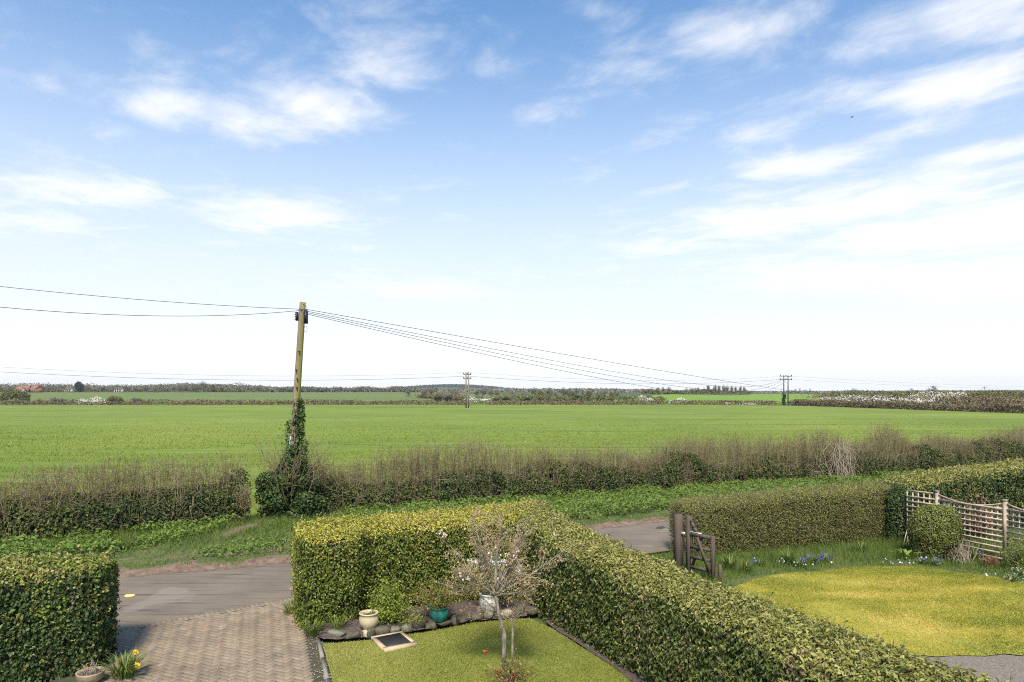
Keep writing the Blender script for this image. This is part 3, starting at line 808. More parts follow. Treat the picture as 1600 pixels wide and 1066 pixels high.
def hedge(name, label, core, dens, leafL, leafW, mats, toplim, upcut=.45, extra=0, depth=.10, core_mat='darkwood', shrink=.09, tall=None):
    V, F = core
    t = thing(name, label, 'hedge', tuple(V[:, :2].mean(0)) + (0.0,))
    # body of stems inside, a little under the leaf skin
    q = V[F]; fn_ = unit(np.cross(q[:, 2] - q[:, 0], q[:, 3] - q[:, 1])); vn = np.zeros_like(V)
    for k in range(4): np.add.at(vn, F[:, k], fn_)
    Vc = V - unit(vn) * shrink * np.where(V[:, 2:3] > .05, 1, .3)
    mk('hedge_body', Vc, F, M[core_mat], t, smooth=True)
    p, n = scatter(V, F, dens)
    stray = np.where(R.random(len(p)) < .07, R.random(len(p)) * .09, 0)
    p = p - n * (R.random(len(p)) ** 1.3 * depth - .025 - stray)[:, None] + R.normal(0, .01, p.shape)
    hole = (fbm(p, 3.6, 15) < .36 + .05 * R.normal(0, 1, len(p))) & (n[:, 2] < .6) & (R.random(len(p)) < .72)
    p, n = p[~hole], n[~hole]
    up = (n[:, 2] > upcut + R.normal(0, .18, len(p)))  # upward leaves get the top colour: new growth plus painted sunlight
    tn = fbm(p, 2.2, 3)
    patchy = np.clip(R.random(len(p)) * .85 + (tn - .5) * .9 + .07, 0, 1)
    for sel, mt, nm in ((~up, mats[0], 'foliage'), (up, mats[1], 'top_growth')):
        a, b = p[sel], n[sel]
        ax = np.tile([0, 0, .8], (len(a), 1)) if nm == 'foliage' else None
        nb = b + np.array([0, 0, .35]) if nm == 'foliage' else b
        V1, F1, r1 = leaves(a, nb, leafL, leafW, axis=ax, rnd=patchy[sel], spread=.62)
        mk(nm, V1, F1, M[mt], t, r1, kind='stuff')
    k = R.choice(len(p), max(40, len(p) // 45), replace=False); a, b = p[k], unit(n[k] + R.normal(0, .4, (len(k), 3)) + [0, 0, .5])
    e = a + b * R.uniform(.05, .15, (len(k), 1)); tw = twigs(a - b * .08, e, .005, .0025, .08); mk('cut_twigs', tw[0], tw[1], M['twig'], t, tw[2], kind='stuff')
    sp = np.repeat(a, 4, 0) + np.repeat(e - a, 4, 0) * R.uniform(.3, 1.1, (len(k) * 4, 1)) + R.normal(0, .012, (len(k) * 4, 3))
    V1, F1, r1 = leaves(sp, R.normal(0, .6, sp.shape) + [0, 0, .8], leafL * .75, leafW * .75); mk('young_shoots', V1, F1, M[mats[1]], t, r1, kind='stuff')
    return t


coreA = hedge_core([(-3.82, 13.0), (-3.45, 13.1), (-3.02, 13.25), (-2.9, 13.75), (-2.0, 14.1), (-1, 14.42), (.1, 14.8)],
                   [(-4.52, 14.9), (-4.1, 15.1), (-3.7, 15.35), (-3.3, 15.5), (-2.2, 16.0), (-1.0, 16.5), (.55, 17.15)],
                   [1.78, 1.82, 1.82, 1.80, 1.82, 1.84, 1.86], 90, .24, .075, 1)
hA = hedge('privet_hedge', 'golden green clipped hedge behind the three flowerpots', coreA, 2300, .052, .031, ('privet', 'privet_sunlit_top'), 1.7)
coreB = hedge_core([(-.15, 15.1), (.28, 14.5), (.75, 13.35), (1.4, 12), (1.97, 10.8), (2.46, 9.5), (2.88, 8.4), (3.2, 7.4), (3.62, 6.2), (3.9, 5.4)],
                   [(.75, 17.35), (1.2, 15.9), (1.85, 14.1), (2.62, 12.2), (3.2, 10.75), (3.82, 9.45), (4.36, 8.4), (4.75, 7.5), (5.2, 6.6), (5.6, 5.6)],
                   [1.86, 1.78, 1.70, 1.65, 1.63, 1.63, 1.63, 1.65, 1.65, 1.65], 80, .26, .085, 2)
hB = hedge('laurel_hedge', 'long dark green hedge running diagonally towards the lower right corner', coreB, 2100, .067, .030, ('laurel', 'laurel_sunlit_top'), 1.5)
coreC = hedge_core([(-6.92, 10.95), (-8.4, 10.35), (-11, 9.3), (-14, 8.1)], [(-7.42, 12.4), (-8.9, 11.8), (-11.6, 10.7), (-14.6, 9.6)], [1.70, 1.72, 1.66, 1.7], 50, .28, .13, 3)
hC = hedge('ivy_hedge', 'dark ivy clad hedge at the left beside the brick drive', coreC, 1800, .056, .045, ('ivy', 'laurel_sunlit_top'), 1.6, upcut=.6)
q, n = scatter(*coreC, 500); s = (q[:, 2] > .95) & (fbm(q, 1.6, 9) > .5) & (R.random(len(q)) < np.clip((q[:, 2] - .9) * 1.2, 0, 1)) & (q[:, 0] > -8.2)
V, F, r = leaves(q[s] + n[s] * .03, n[s] + [0, 0, .4], .06, .04); mk('lime_shoots', V, F, M['limetip'], hC, r, kind='stuff')
q, n = scatter(*coreC, 260); s = (fbm(q, 1.3, 4) > .52); q, n = q[s], n[s]
V, F, r = leaves(q, n, .05, .035); mk('brown_leaves', V, F, M['thorn'], hC, r, kind='stuff')

coreD = hedge_core([(4.95, 18.75), (7, 19.4), (9.2, 20.1), (11.7, 20.9)], [(4.75, 20.05), (6.8, 20.75), (9, 21.4), (11.6, 22.1)], [1.44, 1.52, 1.6, 1.68], 60, .25, .07, 4)
hD = hedge('beech_hedge', 'brown twiggy clipped hedge behind the wooden garden gate', coreD, 2000, .038, .024, ('thorn', 'thorn_sunlit_top'), 1.4, depth=.14, shrink=.2)
q, n = scatter(*coreD, 420); d = unit(n + R.normal(0, .7, n.shape) + [0, 0, .4])
V, F, r = twigs(q - n * .18, q - n * .18 + d * R.uniform(.12, .34, (len(q), 1)), .006, .003); mk('twigs', V, F, M['twig'], hD, r, kind='stuff')
coreE = hedge_core([(12.35, 21.15), (15, 22.3), (19, 24.0), (25, 26.5), (32, 29.2)], [(12.1, 22.75), (14.5, 23.9), (18.4, 25.6), (24.5, 28.2), (31.4, 31)], [1.72, 1.92, 2.0, 2.0, 2.0], 70, .3, .14, 5)
hE = hedge('evergreen_hedge', 'dark glossy hedge with light top behind the lattice trellis', coreE, 1000, .075, .045, ('ivy', 'laurel_sunlit_top'), 1.7)
q, n = scatter(*coreE, 500); s = (n[:, 2] < .6) & (fbm(q, .9, 2) > .45)
V, F, r = leaves(q[s] + n[s] * .03, n[s] + [0, 0, .4], .08, .045); mk('young_leaves', V, F, M['laurel'], hE, r, kind='stuff')
hc = hedge_core([(11.55, 20.55), (11.95, 20.65), (12.35, 20.85)], [(11.55, 21.3), (11.95, 21.4), (12.3, 21.5)], [1.5, 1.62, 1.5], 14, .2, .1, 6)
hedge('ivy_clump', 'dark ivy clump where brown hedge meets the trellis', hc, 1200, .06, .045, ('ivy', 'ivy'), 1.5)


# the field hedge: dark leafy foot, bare twigs above
def field_hedge(name, label, line, leafy, tall, depth, ntw, seed, see=0.0, nleaf=520):
    A = smooth_line(line, 70); nrm = np.column_stack([-np.gradient(A[:, 1]), np.gradient(A[:, 0])]); nrm = unit(nrm)
    length = np.linalg.norm(np.diff(A, axis=0), axis=1).sum()
    t = thing(name, label, 'hedge', (A[35, 0], A[35, 1], 0))
    hh = leafy * np.clip(.95 + 1.7 * (fbm(A * .55, 1, seed) - .5), .78, 1.3); core = hedge_core(A, A + nrm * depth, hh, 90, .35, .22, seed, z0=.08)
    V, F = core; c = (V.mean(0))
    q4 = V[F]; fn_ = unit(np.cross(q4[:, 2] - q4[:, 0], q4[:, 3] - q4[:, 1])); vn = np.zeros_like(V)
    for k in range(4): np.add.at(vn, F[:, k], fn_)
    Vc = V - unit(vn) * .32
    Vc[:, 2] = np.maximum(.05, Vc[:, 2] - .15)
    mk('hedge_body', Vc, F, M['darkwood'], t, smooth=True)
    p, n = scatter(V, F, nleaf); keep = fbm(p, .9, seed + 3) > .33 + see; p, n = p[keep], n[keep]
    p = p - n * (R.random(len(p)) * .32 - .06)[:, None]
    g = fbm(p, .55, seed + 7) > .50
    for sel, mt, nm in ((~g, 'ivy', 'ivy_leaves'), (g, 'bramble', 'bramble_leaves')):
        V1, F1, r1 = leaves(p[sel], n[sel] + [0, 0, .4], .085, .06); mk(nm, V1, F1, M[mt], t, r1, kind='stuff')
    # upright bare stems and side twigs
    m = int(length * ntw); s = R.random(m); ii = s * 69; i0 = np.minimum(ii.astype(int), 68); fr = (ii - i0)[:, None]
    base = A[i0] * (1 - fr) + A[i0 + 1] * fr + nrm[i0] * R.uniform(.05, .95, (m, 1)) * depth
    clump = fbm(base, .5, seed + 1)
    top = tall * (.55 + .78 * clump) * R.uniform(.82, 1.08, m)
    z0_ = R.uniform(.3, 1.0, m) * leafy * .8
    a_ = np.column_stack([base, z0_]); b_ = np.column_stack([base + R.normal(0, .16, (m, 2)), top])
    V1, F1, r1 = twigs(a_, b_, .009, .0035, .05)
    parts_ = [(V1, F1, r1)]
    for _ in range(4):
        f_ = R.uniform(.25, 1.0, (m, 1)); o_ = a_ + (b_ - a_) * f_
        d_ = unit(R.normal(0, 1, (m, 3)) * [1, 1, .45] + [0, 0, .5]); ln = R.uniform(.12, .6, (m, 1))
        e_ = o_ + d_ * ln; e_[:, 2] = np.minimum(e_[:, 2], top * 1.05)
        parts_.append(twigs(o_, e_, .0055, .0025, .1))
    m2 = int(m * 1.2); ii = R.random(m2) * 69; i0 = np.minimum(ii.astype(int), 68)   # tangled dead stems low down
    o_ = np.column_stack([A[i0] + nrm[i0] * R.uniform(-.12, .3, (m2, 1)), R.uniform(.15, leafy * 1.05, m2)])
    e_ = o_ + unit(R.normal(0, 1, (m2, 3)) + [0, -.15, .5]) * R.uniform(.2, .7, (m2, 1))
    parts_.append(twigs(o_, e_, .006, .003, .15))
    V1, F1, r1 = cat(parts_); mk('twigs', V1, F1, M['twig'], t, r1, kind='stuff')
    bud = (b_ - a_)[:, None] * R.uniform(.35, 1, (m, 3))[:, :, None] + a_[:, None]
    bud = bud.reshape(-1, 3) + R.normal(0, .07, (m * 3, 3)); bud = bud[R.random(len(bud)) < .95]
    V1, F1, r1 = leaves(bud, np.tile([0, 0, 1.0], (len(bud), 1)), .04, .028, spread=1.0); mk('buds', V1, F1, M['bud'], t, r1, kind='stuff')
    return t


fhL = field_hedge('field_hedge', 'wild roadside hedge of ivy and bare twigs left of the field gap', HEDGE_L, 1.7, 2.45, 1.3, 100, 21, .02, 700)
fhR = field_hedge('field_hedge', 'long roadside hedge of bare twigs right of the telephone pole', HEDGE_R, 1.35, 2.40, 1.25, 108, 33, .03, 680)
# pale dead climber hanging in the hedge
bx_ = P(1312, 757)
o_ = []; e_ = []
for _ in range(110):
    s = R.normal(0, .34); g_ = np.array([16.1 + s, 33.3 + s * .4, 0]); zt = R.uniform(1.2, 2.35)
    o_.append(g_ + [R.normal(0, .15), R.normal(0, .1) + .2, zt]); e_.append(g_ + [R.normal(0, .3), -R.uniform(.1, .45), max(.1, zt - R.uniform(.7, 1.6))])
V, F, r = twigs(o_, e_, .013, .007, .14); cl = thing('dead_climber', 'pale dried climber stems hanging over the right hand roadside hedge', 'climber', (17, 33.5, 0)); mk('stems', V, F, M['twigpale'], cl, r, kind='stuff')
o_ = R.uniform((13.9, 32.2, .2), (15.0, 32.7, 1.2), (34, 3)); V, F, r = twigs(o_, o_ + R.normal(0, .3, (34, 3)) + [0, 0, .2], .012, .006, .14); mk('loose_stems', V, F, M['twigpale'], cl, r, kind='stuff')

# ivy bush round the foot of the pole
POLE_B, POLE_T = np.array([-7.80, 23.85, 0.0]), np.array([-7.31, 23.85, 7.72])
core = dome_core((-7.6, 23.75, .05), .72, .55, 1.9, .75, 22, 14, .3, 8)
ib = thing('ivy_bush', 'ivy bush smothering the foot of the telephone pole', 'bush', (-7.6, 23.75, 0))
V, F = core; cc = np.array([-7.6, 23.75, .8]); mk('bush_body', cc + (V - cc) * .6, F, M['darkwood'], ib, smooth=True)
lp_ = []
for cx_, cz_, rr_ in ((-.75, .35, .42), (-.25, .3, .5), (.35, .3, .5), (.85, .35, .4), (-.9, 1.0, .36), (-.5, .95, .48), (.1, .95, .55), (.6, .85, .42), (1.0, .75, .3), (-.75, 1.55, .38), (-.25, 1.6, .45), (.3, 1.55, .42), (.65, 1.4, .33), (-.05, 2.05, .36), (.3, 2.2, .3), (-.95, 1.4, .25), (.15, 2.6, .22)):
    k_ = int(520 * rr_ ** 2 * 9); d = unit(R.normal(0, 1, (k_, 3))); lp_.append((np.array([-7.6 + cx_, 23.62 + R.uniform(-.35, .1), cz_]) + d * rr_ * R.uniform(.6, 1.08, (k_, 1)) * [1, .9, .85], d))
p = np.vstack([a_[0] for a_ in lp_]); n = np.vstack([a_[1] for a_ in lp_]); kp = (p[:, 2] > .05) & (fbm(p, 2.2, 6) > .3); p, n = p[kp], n[kp]
V1, F1, r1 = leaves(p, n + [0, -.2, .4], .085, .065); mk('ivy_leaves', V1, F1, M['ivy'], ib, r1, kind='stuff')
k_ = 260; an = R.uniform(0, 2 * pi, k_); b_ = np.column_stack([-7.65 + np.cos(an) * R.uniform(.1, .9, k_), 23.7 + np.sin(an) * .5, R.uniform(.8, 2.0, k_)])
V1, F1, r1 = twigs(b_, b_ + np.column_stack([np.cos(an) * R.uniform(.15, 1.0, k_), np.sin(an) * .3, R.uniform(.2, 1.3, k_)]), .011, .004, .09); 
o2 = b_[:200] + np.column_stack([np.cos(an[:200]) * .5, np.sin(an[:200]) * .2, R.uniform(.3, .7, 200)])
tw2 = twigs(o2, o2 + R.normal(0, .22, (200, 3)) + [0, 0, .3], .006, .003, .1)
V1, F1, r1 = cat([(V1, F1, r1), tw2]); mk('twigs', V1, F1, M['twigpale'] if False else M['twig'], ib, r1, kind='stuff')
# ivy climbing the pole
iv = thing('climbing_ivy', 'ivy climbing the lower half of the telephone pole', 'ivy', tuple(POLE_B + [0, 0, 1.5]))
zz = R.uniform(1.6, 4.35, 2600); ct = POLE_B + (POLE_T - POLE_B) * (zz / 7.72)[:, None]
wid = .42 * np.sin(np.clip((4.45 - zz) / 2.8, 0.05, 1) * pi * .5) + .05 + .16 * (vnoise(np.column_stack([zz, zz * 0]), 2.2) - .5)
an = R.normal(.35, .85, 2600); rr = .11 + np.abs(wid) * 1.25 * R.random(2600) ** 1.6
p = ct + np.column_stack([np.cos(an) * rr, np.sin(an - .6) * rr, np.zeros(2600)])
lf = R.random(2600) < .22; p[lf, 0] -= .28 + .1 * R.random(lf.sum()); p = p[~(lf & (zz > 3.6))]
V1, F1, r1 = leaves(p, unit(R.normal(0, 1, p.shape) + [0, -1, .5]), .085, .062, rnd=R.random(len(p)) ** .6); mk('ivy_leaves', V1, F1, M['ivy'], iv, r1, kind='stuff')
stp = [POLE_B + (POLE_T - POLE_B) * (z / 7.72) + [.13 * sin(z * 2.4), -.14, 0] for z in np.linspace(1.2, 4.2, 18)]
V1, F1 = tube(stp, np.linspace(.025, .01, 18), 6); mk('ivy_stem', V1, F1, M['farbark'], iv)
# little bare sapling in the gap
sp = thing('bare_sapling', 'small bare sapling in the gap of the roadside hedge', 'sapling', (-8.86, 22.6, .1))
st_ = [(-8.86, 22.6, .1), (-8.84, 22.6, .55), (-8.88, 22.62, .95), (-8.84, 22.6, 1.3)]; V1, F1 = tube(st_, [.028, .024, .018, .01], 6); mk('trunk', V1, F1, M['farbark'], sp)
o_ = np.tile([-8.86, 22.6, 0], (160, 1)) + np.column_stack([R.normal(0, .08, 160), R.normal(0, .06, 160), R.uniform(.75, 1.35, 160)])
V1, F1, r1 = twigs(o_, o_ + unit(R.normal(0, 1, (160, 3)) + [0, 0, .7]) * R.uniform(.15, .5, (160, 1)), .008, .003, .12); mk('twigs', V1, F1, M['twig'], sp, r1, kind='stuff')

# ------------------------------------------------------------------ ground plants
def poly_grass(poly, n, h, w, mat, name, z=.04, fun=None, lean=.45):
    q = rand_in(poly, n); r = R.random(n) if fun is None else fun(q)
    V, F, r = blades(np.column_stack([q, np.full(n, z)]), h, w, lean, np.clip(r, 0, 1)); o = mk(name, V, F, M[mat], None, r, kind='stuff'); return o


lawnL = lambda q: .40 + .55 * (fbm(q, 1.3, 2) - .35) - .16 * sstep(q[:, 0], -.6, 1.2) + .18 * sstep(q[:, 0], -1.0, -2.6) + R.normal(0, .13, len(q))
tag(poly_grass(LAWN_L, 130000, .024, .011, 'grass', 'lawn_grass', .03, lawnL, 1.1), 'short green grass of the front lawn', 'grass')
def lawnR_f(q):
    st = vnoise(np.column_stack([q[:, 0] * .5 + q[:, 1] * .2, q[:, 1] * 2.2]), 1.0, 5)
    edge = sstep(np.abs(fbm(q, .45, 1) - .5), 0, .5)
    ctr = 1 - sstep(np.hypot((q[:, 0] - 8.3) / 4.2, (q[:, 1] - 14.6) / 2.9), .7, 1.1)
    return .20 + .26 * ctr + .75 * (fbm(q, .9, 7) - .5) + .45 * (fbm(q, 3.5, 8) - .5) + .65 * (st - .5) * (.4 + ctr) + R.normal(0, .10, len(q))
tag(poly_grass(LAWN_R, 150000, .024, .014, 'mossblade', 'mossy_grass', .062, lawnR_f, 1.0), 'yellow mossy grass of the right hand lawn', 'grass')
# rough grass round the mossy lawn
q = rand_in(GARDEN_R, 95000); q = q[~inside(q, GRAV) | inside(q, LAWN_R)]; inl = inside(q, LAWN_R); _lr = np.array(LAWN_R)
dl = np.concatenate([np.min(np.linalg.norm(q[k:k + 5000, None] - _lr[None], axis=2), axis=1) for k in range(0, len(q), 5000)])
kp = ~inl | (R.random(len(q)) < np.exp(-dl / .22) * .9); q, inl, dl = q[kp], inl[kp], dl[kp]
hh = np.where(inl, .05, (.05 + .13 * sstep(dl, 0, .5)) * (.6 + .9 * fbm(q, .9, 3)))
V, F, r = blades(np.column_stack([q, np.full(len(q), .03)]), hh, .012, .5, np.clip(R.random(len(q)) * .8 + (fbm(q, .7) - .5) * .5, 0, 1))
tag(mk('border_grass', V, F, M['tallgrass'], None, r, kind='stuff'), 'rough green grass of the border round the mossy lawn', 'grass')
# verge growth
A_, B_ = smooth_line(ROAD_FAR, 400), smooth_line(VERGE_BACK, 400)


def verge_pts(n, lo, hi, x0, x1):
    i_ = R.integers(0, 399, n); t_ = R.uniform(lo, hi, n)[:, None]; q_ = A_[i_] * (1 - t_) + B_[i_] * t_ + R.normal(0, .06, (n, 2))
    s_ = (q_[:, 0] > x0) & (q_[:, 0] < x1); return q_[s_], t_[s_, 0]


q, t_ = verge_pts(210000, .0, .95, -16, 32)
ds = t_ * np.interp(q[:, 0], A_[:, 0], np.linalg.norm(B_ - A_, axis=1)); ea = earth_at(q, ds)
keep = (ds > .03) & (R.random(len(q)) > ea * 1.15 - .06)
q, t_ = q[keep], t_[keep]; ds = ds[keep]; zb = .014 + .09 * sstep(ds, 0, .35) + .16 * sstep(ds, .5, 2.4)
V, F, r = blades(np.column_stack([q, zb]), .07 + .12 * sstep(t_, .2, .6), .016, .6, np.clip(R.random(len(q)) * .9, 0, 1))
tag(mk('verge_grass', V, F, M['tallgrass'], None, r, kind='stuff'), 'rough grass on the bank along the far side of the lane', 'grass')


def herbs(name, label, n, lo, hi, x0, x1, h, size, thr, seed):
    q, t_ = verge_pts(n, lo, hi, x0, x1)
    tk = np.min(np.linalg.norm(q[:, None] - trs[None, ::3], axis=2), axis=1)
    w = fbm(q, .8, seed); s = (w > thr) & (tk > .6); q, t_, w = q[s], t_[s], w[s]
    mound = .45 + .75 * fbm(q, 2.6, seed + 2)
    z = .12 + h * mound * (R.random(len(q)) ** .45) * sstep(w, thr - .03, thr + .12)
    V, F, r = leaves(np.column_stack([q, z]), np.tile([0, -.35, 1.0], (len(q), 1)), size, size * .55, .2, spread=.55)
    return tag(mk(name, V, F, M['nettle'], None, r, kind='stuff'), label, 'weeds')


herbs('nettle_bed', 'bed of bright green nettles under the left roadside hedge', 110000, .28, 1.0, -17, -8.9, .50, .105, .28, 3)
herbs('cow_parsley', 'thick green cow parsley bank beyond the lane bend', 150000, .16, .99, -6, 30, .50, .09, .27, 9)
herbs('low_weeds', 'low green weeds between earth track and lane', 80000, .12, .98, -8.6, -4.5, .26, .09, .32, 14)

# crop standing in the field
n = 330000
yy = 21 + (110 ** .45 * R.random(n)) ** (1 / .45) * 1.0
xx = (R.uniform(-.85, .85, n)) * yy
q = np.column_stack([xx, yy]); fnl = smooth_line(fn, 300); lim = np.interp(q[:, 0], fnl[:, 0], fnl[:, 1])
rw = lambda f_, o_: vnoise(np.column_stack([q[:, 0] * .05 * f_, (q[:, 1] - q[:, 0] * .04) * f_]), 1.0, o_)
farw = sstep(q[:, 1], 40, 120); rows = .5 + (rw(1.3, 4) - .5) * (1 - farw) * 1.0 + (rw(.45, 9) - .5) * .8 + (rw(.14, 6) - .5) * farw * 1.0
s = (R.random(n) > sstep(q[:, 1], 35, 128)) & (q[:, 1] > lim + .3) & (q[:, 1] < 215 - np.clip(q[:, 0], 0, 999) * .75) & (rows > .27 + .10 * R.random(n)); q, rows = q[s], rows[s]
V, F, r = blades(np.column_stack([q, terrain(q) + .02]), .13, .012 + q[:, 1] * .0006, .9, np.clip(R.random(len(q)) * .40 + (rows - .5) * .70 + .32, 0, 1))
tag(mk('crop', V, F, M['crop'], None, r, kind='stuff'), 'young green cereal crop covering the wide field', 'crop')


# ------------------------------------------------------------------ telephone pole and wires
tp = thing('telephone_pole', 'leaning wooden telephone pole rising from the roadside hedge', 'pole', tuple(POLE_B))
pp = [POLE_B + (POLE_T - POLE_B) * s for s in np.linspace(0, 1, 24)]
V, F = tube(pp, np.linspace(.148, .105, 24), 16); mk('post', V, F, M['pole'], tp, smooth=False)
def pz(z): return POLE_B + (POLE_T - POLE_B) * (z / 7.72)
V, F = box(pz(7.20) + [.165, -.06, 0], (.10, .16, .46)); mk('junction_box', V, F, M['black'], tp)
jb = mk('junction_box', *box(pz(7.22) + [-.15, -.05, 0], (.07, .13, .30)), M['black'], tp)
for s in range(5): mk('fin', *box(pz(7.22) + [-.195, -.05, -.12 + s * .06], (.05, .12, .025)), M['black'], jb)
V, F = tube([pz(7.45) + [-.13, 0, 0], pz(7.45) + [0, -.14, 0], pz(7.45) + [.14, 0, 0], pz(7.45) + [0, .14, 0], pz(7.45) + [-.13, 0, 0]], .016, 6); mk('bracket', V, F, M['wire'], tp)
for s, zz_ in ((1, 6.0), (-1, 5.35), (1, 4.75), (-1, 4.2), (1, 5.05)):
    c_ = pz(zz_); V, F = bar(c_ + [.02 * s, -.12, 0], c_ + [.03 * s, -.20, 0], .05, .05); mk('step', V, F, M['wire'], tp)
lp = [pz(7.0) + [.17 + .05 * sin(a_), -.08, -.12 - .11 * (1 - cos(a_))] for a_ in np.linspace(0, 2 * pi, 14)]
V, F = tube(lp, .006, 5); mk('wire_loop', V, F, M['wire'], tp)
lp = [pz(7.65) + [.05 + .14 * sin(a_), -.10, .0 - .3 * (a_ / pi)] for a_ in np.linspace(0, pi, 10)]
V, F = tube(lp, .008, 5); mk('wire_loop', V, F, M['wire'], tp)
gp = [pz(z) + [-.11 + .004 * z, -.11, 0] for z in np.linspace(.4, 3.1, 6)]; V, F = tube(gp, .022, 6); mk('cable_guard', V, F, M['guard'], tp)
V, F = box(pz(3.55) + [.02, -.15, 0], (.11, .06, .15)); mk('number_plate', V, F, M['black'], tp)


def wire(a, b, sag, r, label, n=60, group=None):
    t_ = np.linspace(0, 1, n)[:, None]; p_ = np.array(a) * (1 - t_) + np.array(b) * t_; p_[:, 2] -= 4 * sag * (t_ * (1 - t_))[:, 0]
    rr = r if np.isscalar(r) else np.interp(t_[:, 0], [0, 1], r)
    V, F = tube(p_, rr, 5, False); tag(mk('overhead_wire', V, F, M['wire']), label, 'wire', group)


top = pz(7.48)
def ray(u, v, y): return np.array([(u - 800) / FPX * y, y, CAMZ + (V0 - v) / FPX * y])
wire(top + [-.1, 0, 0], ray(-60, 441, 19), .10, (.009, .008), 'upper telephone wire running left from the pole top')
wire(top + [-.1, 0, -.05], ray(-60, 474, 17), .25, (.009, .008), 'lower telephone wire running left from the pole top')
hpA, hpB, hpC = np.array([-12.7, 194.0]), np.array([95.1, 237.0]), np.array([-121.0, 151.0])
wire(top + [.1, 0, 0], ray(1538, 604.5, 387), 6.0, (.010, .050), 'uppermost telephone wire running right from the pole', 120)
for k_, (e_u, e_v, sg) in enumerate(((1222, 593, 2.6), (1224, 594, 3.2), (1228, 595.5, 3.8))):
    wire(top + [.1, 0, -.06 - .05 * k_], ray(e_u, e_v, 236.0), sg, (.0095, .038), ['highest', 'middle', 'lowest'][k_] + ' of three sagging wires from telephone pole to far right pylon', 100)


def hpole(name, label, c, z, H, gap, ax, mat, arms, arm_len, group):
    t = thing(name, label, 'pole', (c[0], c[1], z), group)
    ax = np.array([ax[0], ax[1], 0.0]); cc = np.array([c[0], c[1], z])
    for s in (-1, 1):
        b_ = cc + ax * s * gap / 2; V, F = tube([b_, b_ + [0, 0, H * .5], b_ + [0, 0, H]], [.22, .2, .17], 8); mk('post', V, F, M[mat], t)
    for hz in arms:
        a_ = cc + [0, 0, hz]; arm = mk('crossarm', *bar(a_ - ax * arm_len / 2, a_ + ax * arm_len / 2, .2, .16), M['farpole_dark'], t)
        for s in (-1, 0, 1):
            i_ = a_ + ax * s * arm_len * .46; V, F = tube([i_, i_ + [0, 0, .25], i_ + [0, 0, .55]], [.1, .16, .1], 6); mk('insulator', V, F, M['farpole_dark'], arm)
    return t


hpole('power_pole', 'pale twin-post electricity pole standing in the middle of the far hedge', hpA, tz(*hpA), 10.2, .75, (.93, .37), 'farpole', (9.5, 8.3), 2.3, 'twin-post electricity poles')
for o in [o for o in bpy.data.objects if o.name.startswith('power_pole')]: pass
hpole('power_pole', 'dark twin-post electricity pole at the right end of the far hedge', hpB, tz(*hpB), 10.3, 1.9, (.93, .37), 'farpole_dark', (10.0, 8.8), 5.4, 'twin-post electricity poles')
for zz_, s_ in ((9.0, 0), (10.1, 1)):
    nm_ = ('lower', 'upper')[s_]
    wire((hpA[0], hpA[1], zz_), (hpB[0], hpB[1], zz_ - .1), 1.9, .036 if not s_ else .018, nm_ + ' power line strung between the two twin-post poles')
    wire((hpC[0], hpC[1], zz_ + .4), (hpA[0], hpA[1], zz_), 1.7, .036 if not s_ else .020, nm_ + ' power line running left from the pale twin-post pole')
    wire((hpB[0], hpB[1], zz_ - .1), (hpB[0] + 290, hpB[1] + 150, zz_ - 1.5), 2.5, .02, nm_ + ' power line running right from the dark twin-post pole')
V, F, r = leaves(np.array([hpB[0] - .9, hpB[1] - .4, 0]) + R.normal(0, 1, (160, 3)) * [.35, .3, 0] + np.column_stack([np.zeros(160), np.zeros(160), R.random(160) ** 1.3 * 3.6]), R.normal(0, 1, (160, 3)) + [0, -1, 0], .5, .4)
tag(mk('ivy_column', V, F, M['fardark'], None, r, kind='stuff'), 'dark ivy at the foot of the right hand electricity pole', 'ivy')
fp = thing('telegraph_pole', 'tiny far telegraph pole above the scrub near the right edge', 'pole', (268, 387, tz(268, 387)))
b_ = np.array([268, 387, tz(268, 387)]); mk('post', *tube([b_, b_ + [0, 0, 4], b_ + [0, 0, 7.6 - b_[2]]], [.16, .14, .12], 6), M['farpole_dark'], fp)
mk('crossarm', *bar(b_ + [-1.6, 0, 7.0 - b_[2]], b_ + [1.6, 0, 7.0 - b_[2]], .14, .12), M['farpole_dark'], fp)

# ------------------------------------------------------------------ gate and trellis
GP = np.array([4.18, 17.15, 0.02])
gp_ = thing('gate_post', 'thick dark brown post holding the garden gate', 'post', tuple(GP))
V, F = bar(GP, GP + [0, 0, 1.50], .17, .17, (1, .5, 0), .012); mk('post', V, F, M['gatewood'], gp_)
mk('hinge_strap', *box(GP + [.10, -.10, 1.04], (.10, .05, .06), -.7), M['galv'], gp_)
gt = thing('garden_gate', 'open brown wooden garden gate with diagonal braces', 'gate', (4.33, 17.03, .05))
g0, g1 = np.array([4.36, 17.0, .06]), np.array([4.86, 16.42, .06]); gd = unit(g1 - g0); gn = np.array([-gd[1], gd[0], 0]); gL = np.linalg.norm(g1 - g0)
def gb(name, s0, z0, s1, z1, w, t_, off=0.0, side=None, cham=0.0):
    a_ = g0 + gd * s0 * gL + [0, 0, z0] + gn * off; b_ = g0 + gd * s1 * gL + [0, 0, z1] + gn * off
    V, F = bar(a_, b_, w, t_, side if side is not None else ((0, 0, 1) if abs(z1 - z0) < .05 else gd), cham); return mk(name, V, F, M['gatewood'], gt)
gb('hanging_stile', .05, 0, .05, 1.46, .11, .07, 0, gd, .012); gb('head_stile', .96, -.02, .96, 1.06, .085, .075, 0, gd, .012)
gb('top_rail', .12, 1.01, .9, 1.01, .09, .06)
for zz_ in (.70, .45, .20): gb('rail', .12, zz_, .9, zz_, .075, .03)
gb('brace', .14, .16, .55, .98, .07, .026, .032); gb('brace', .88, .14, .40, .97, .07, .026, -.032)
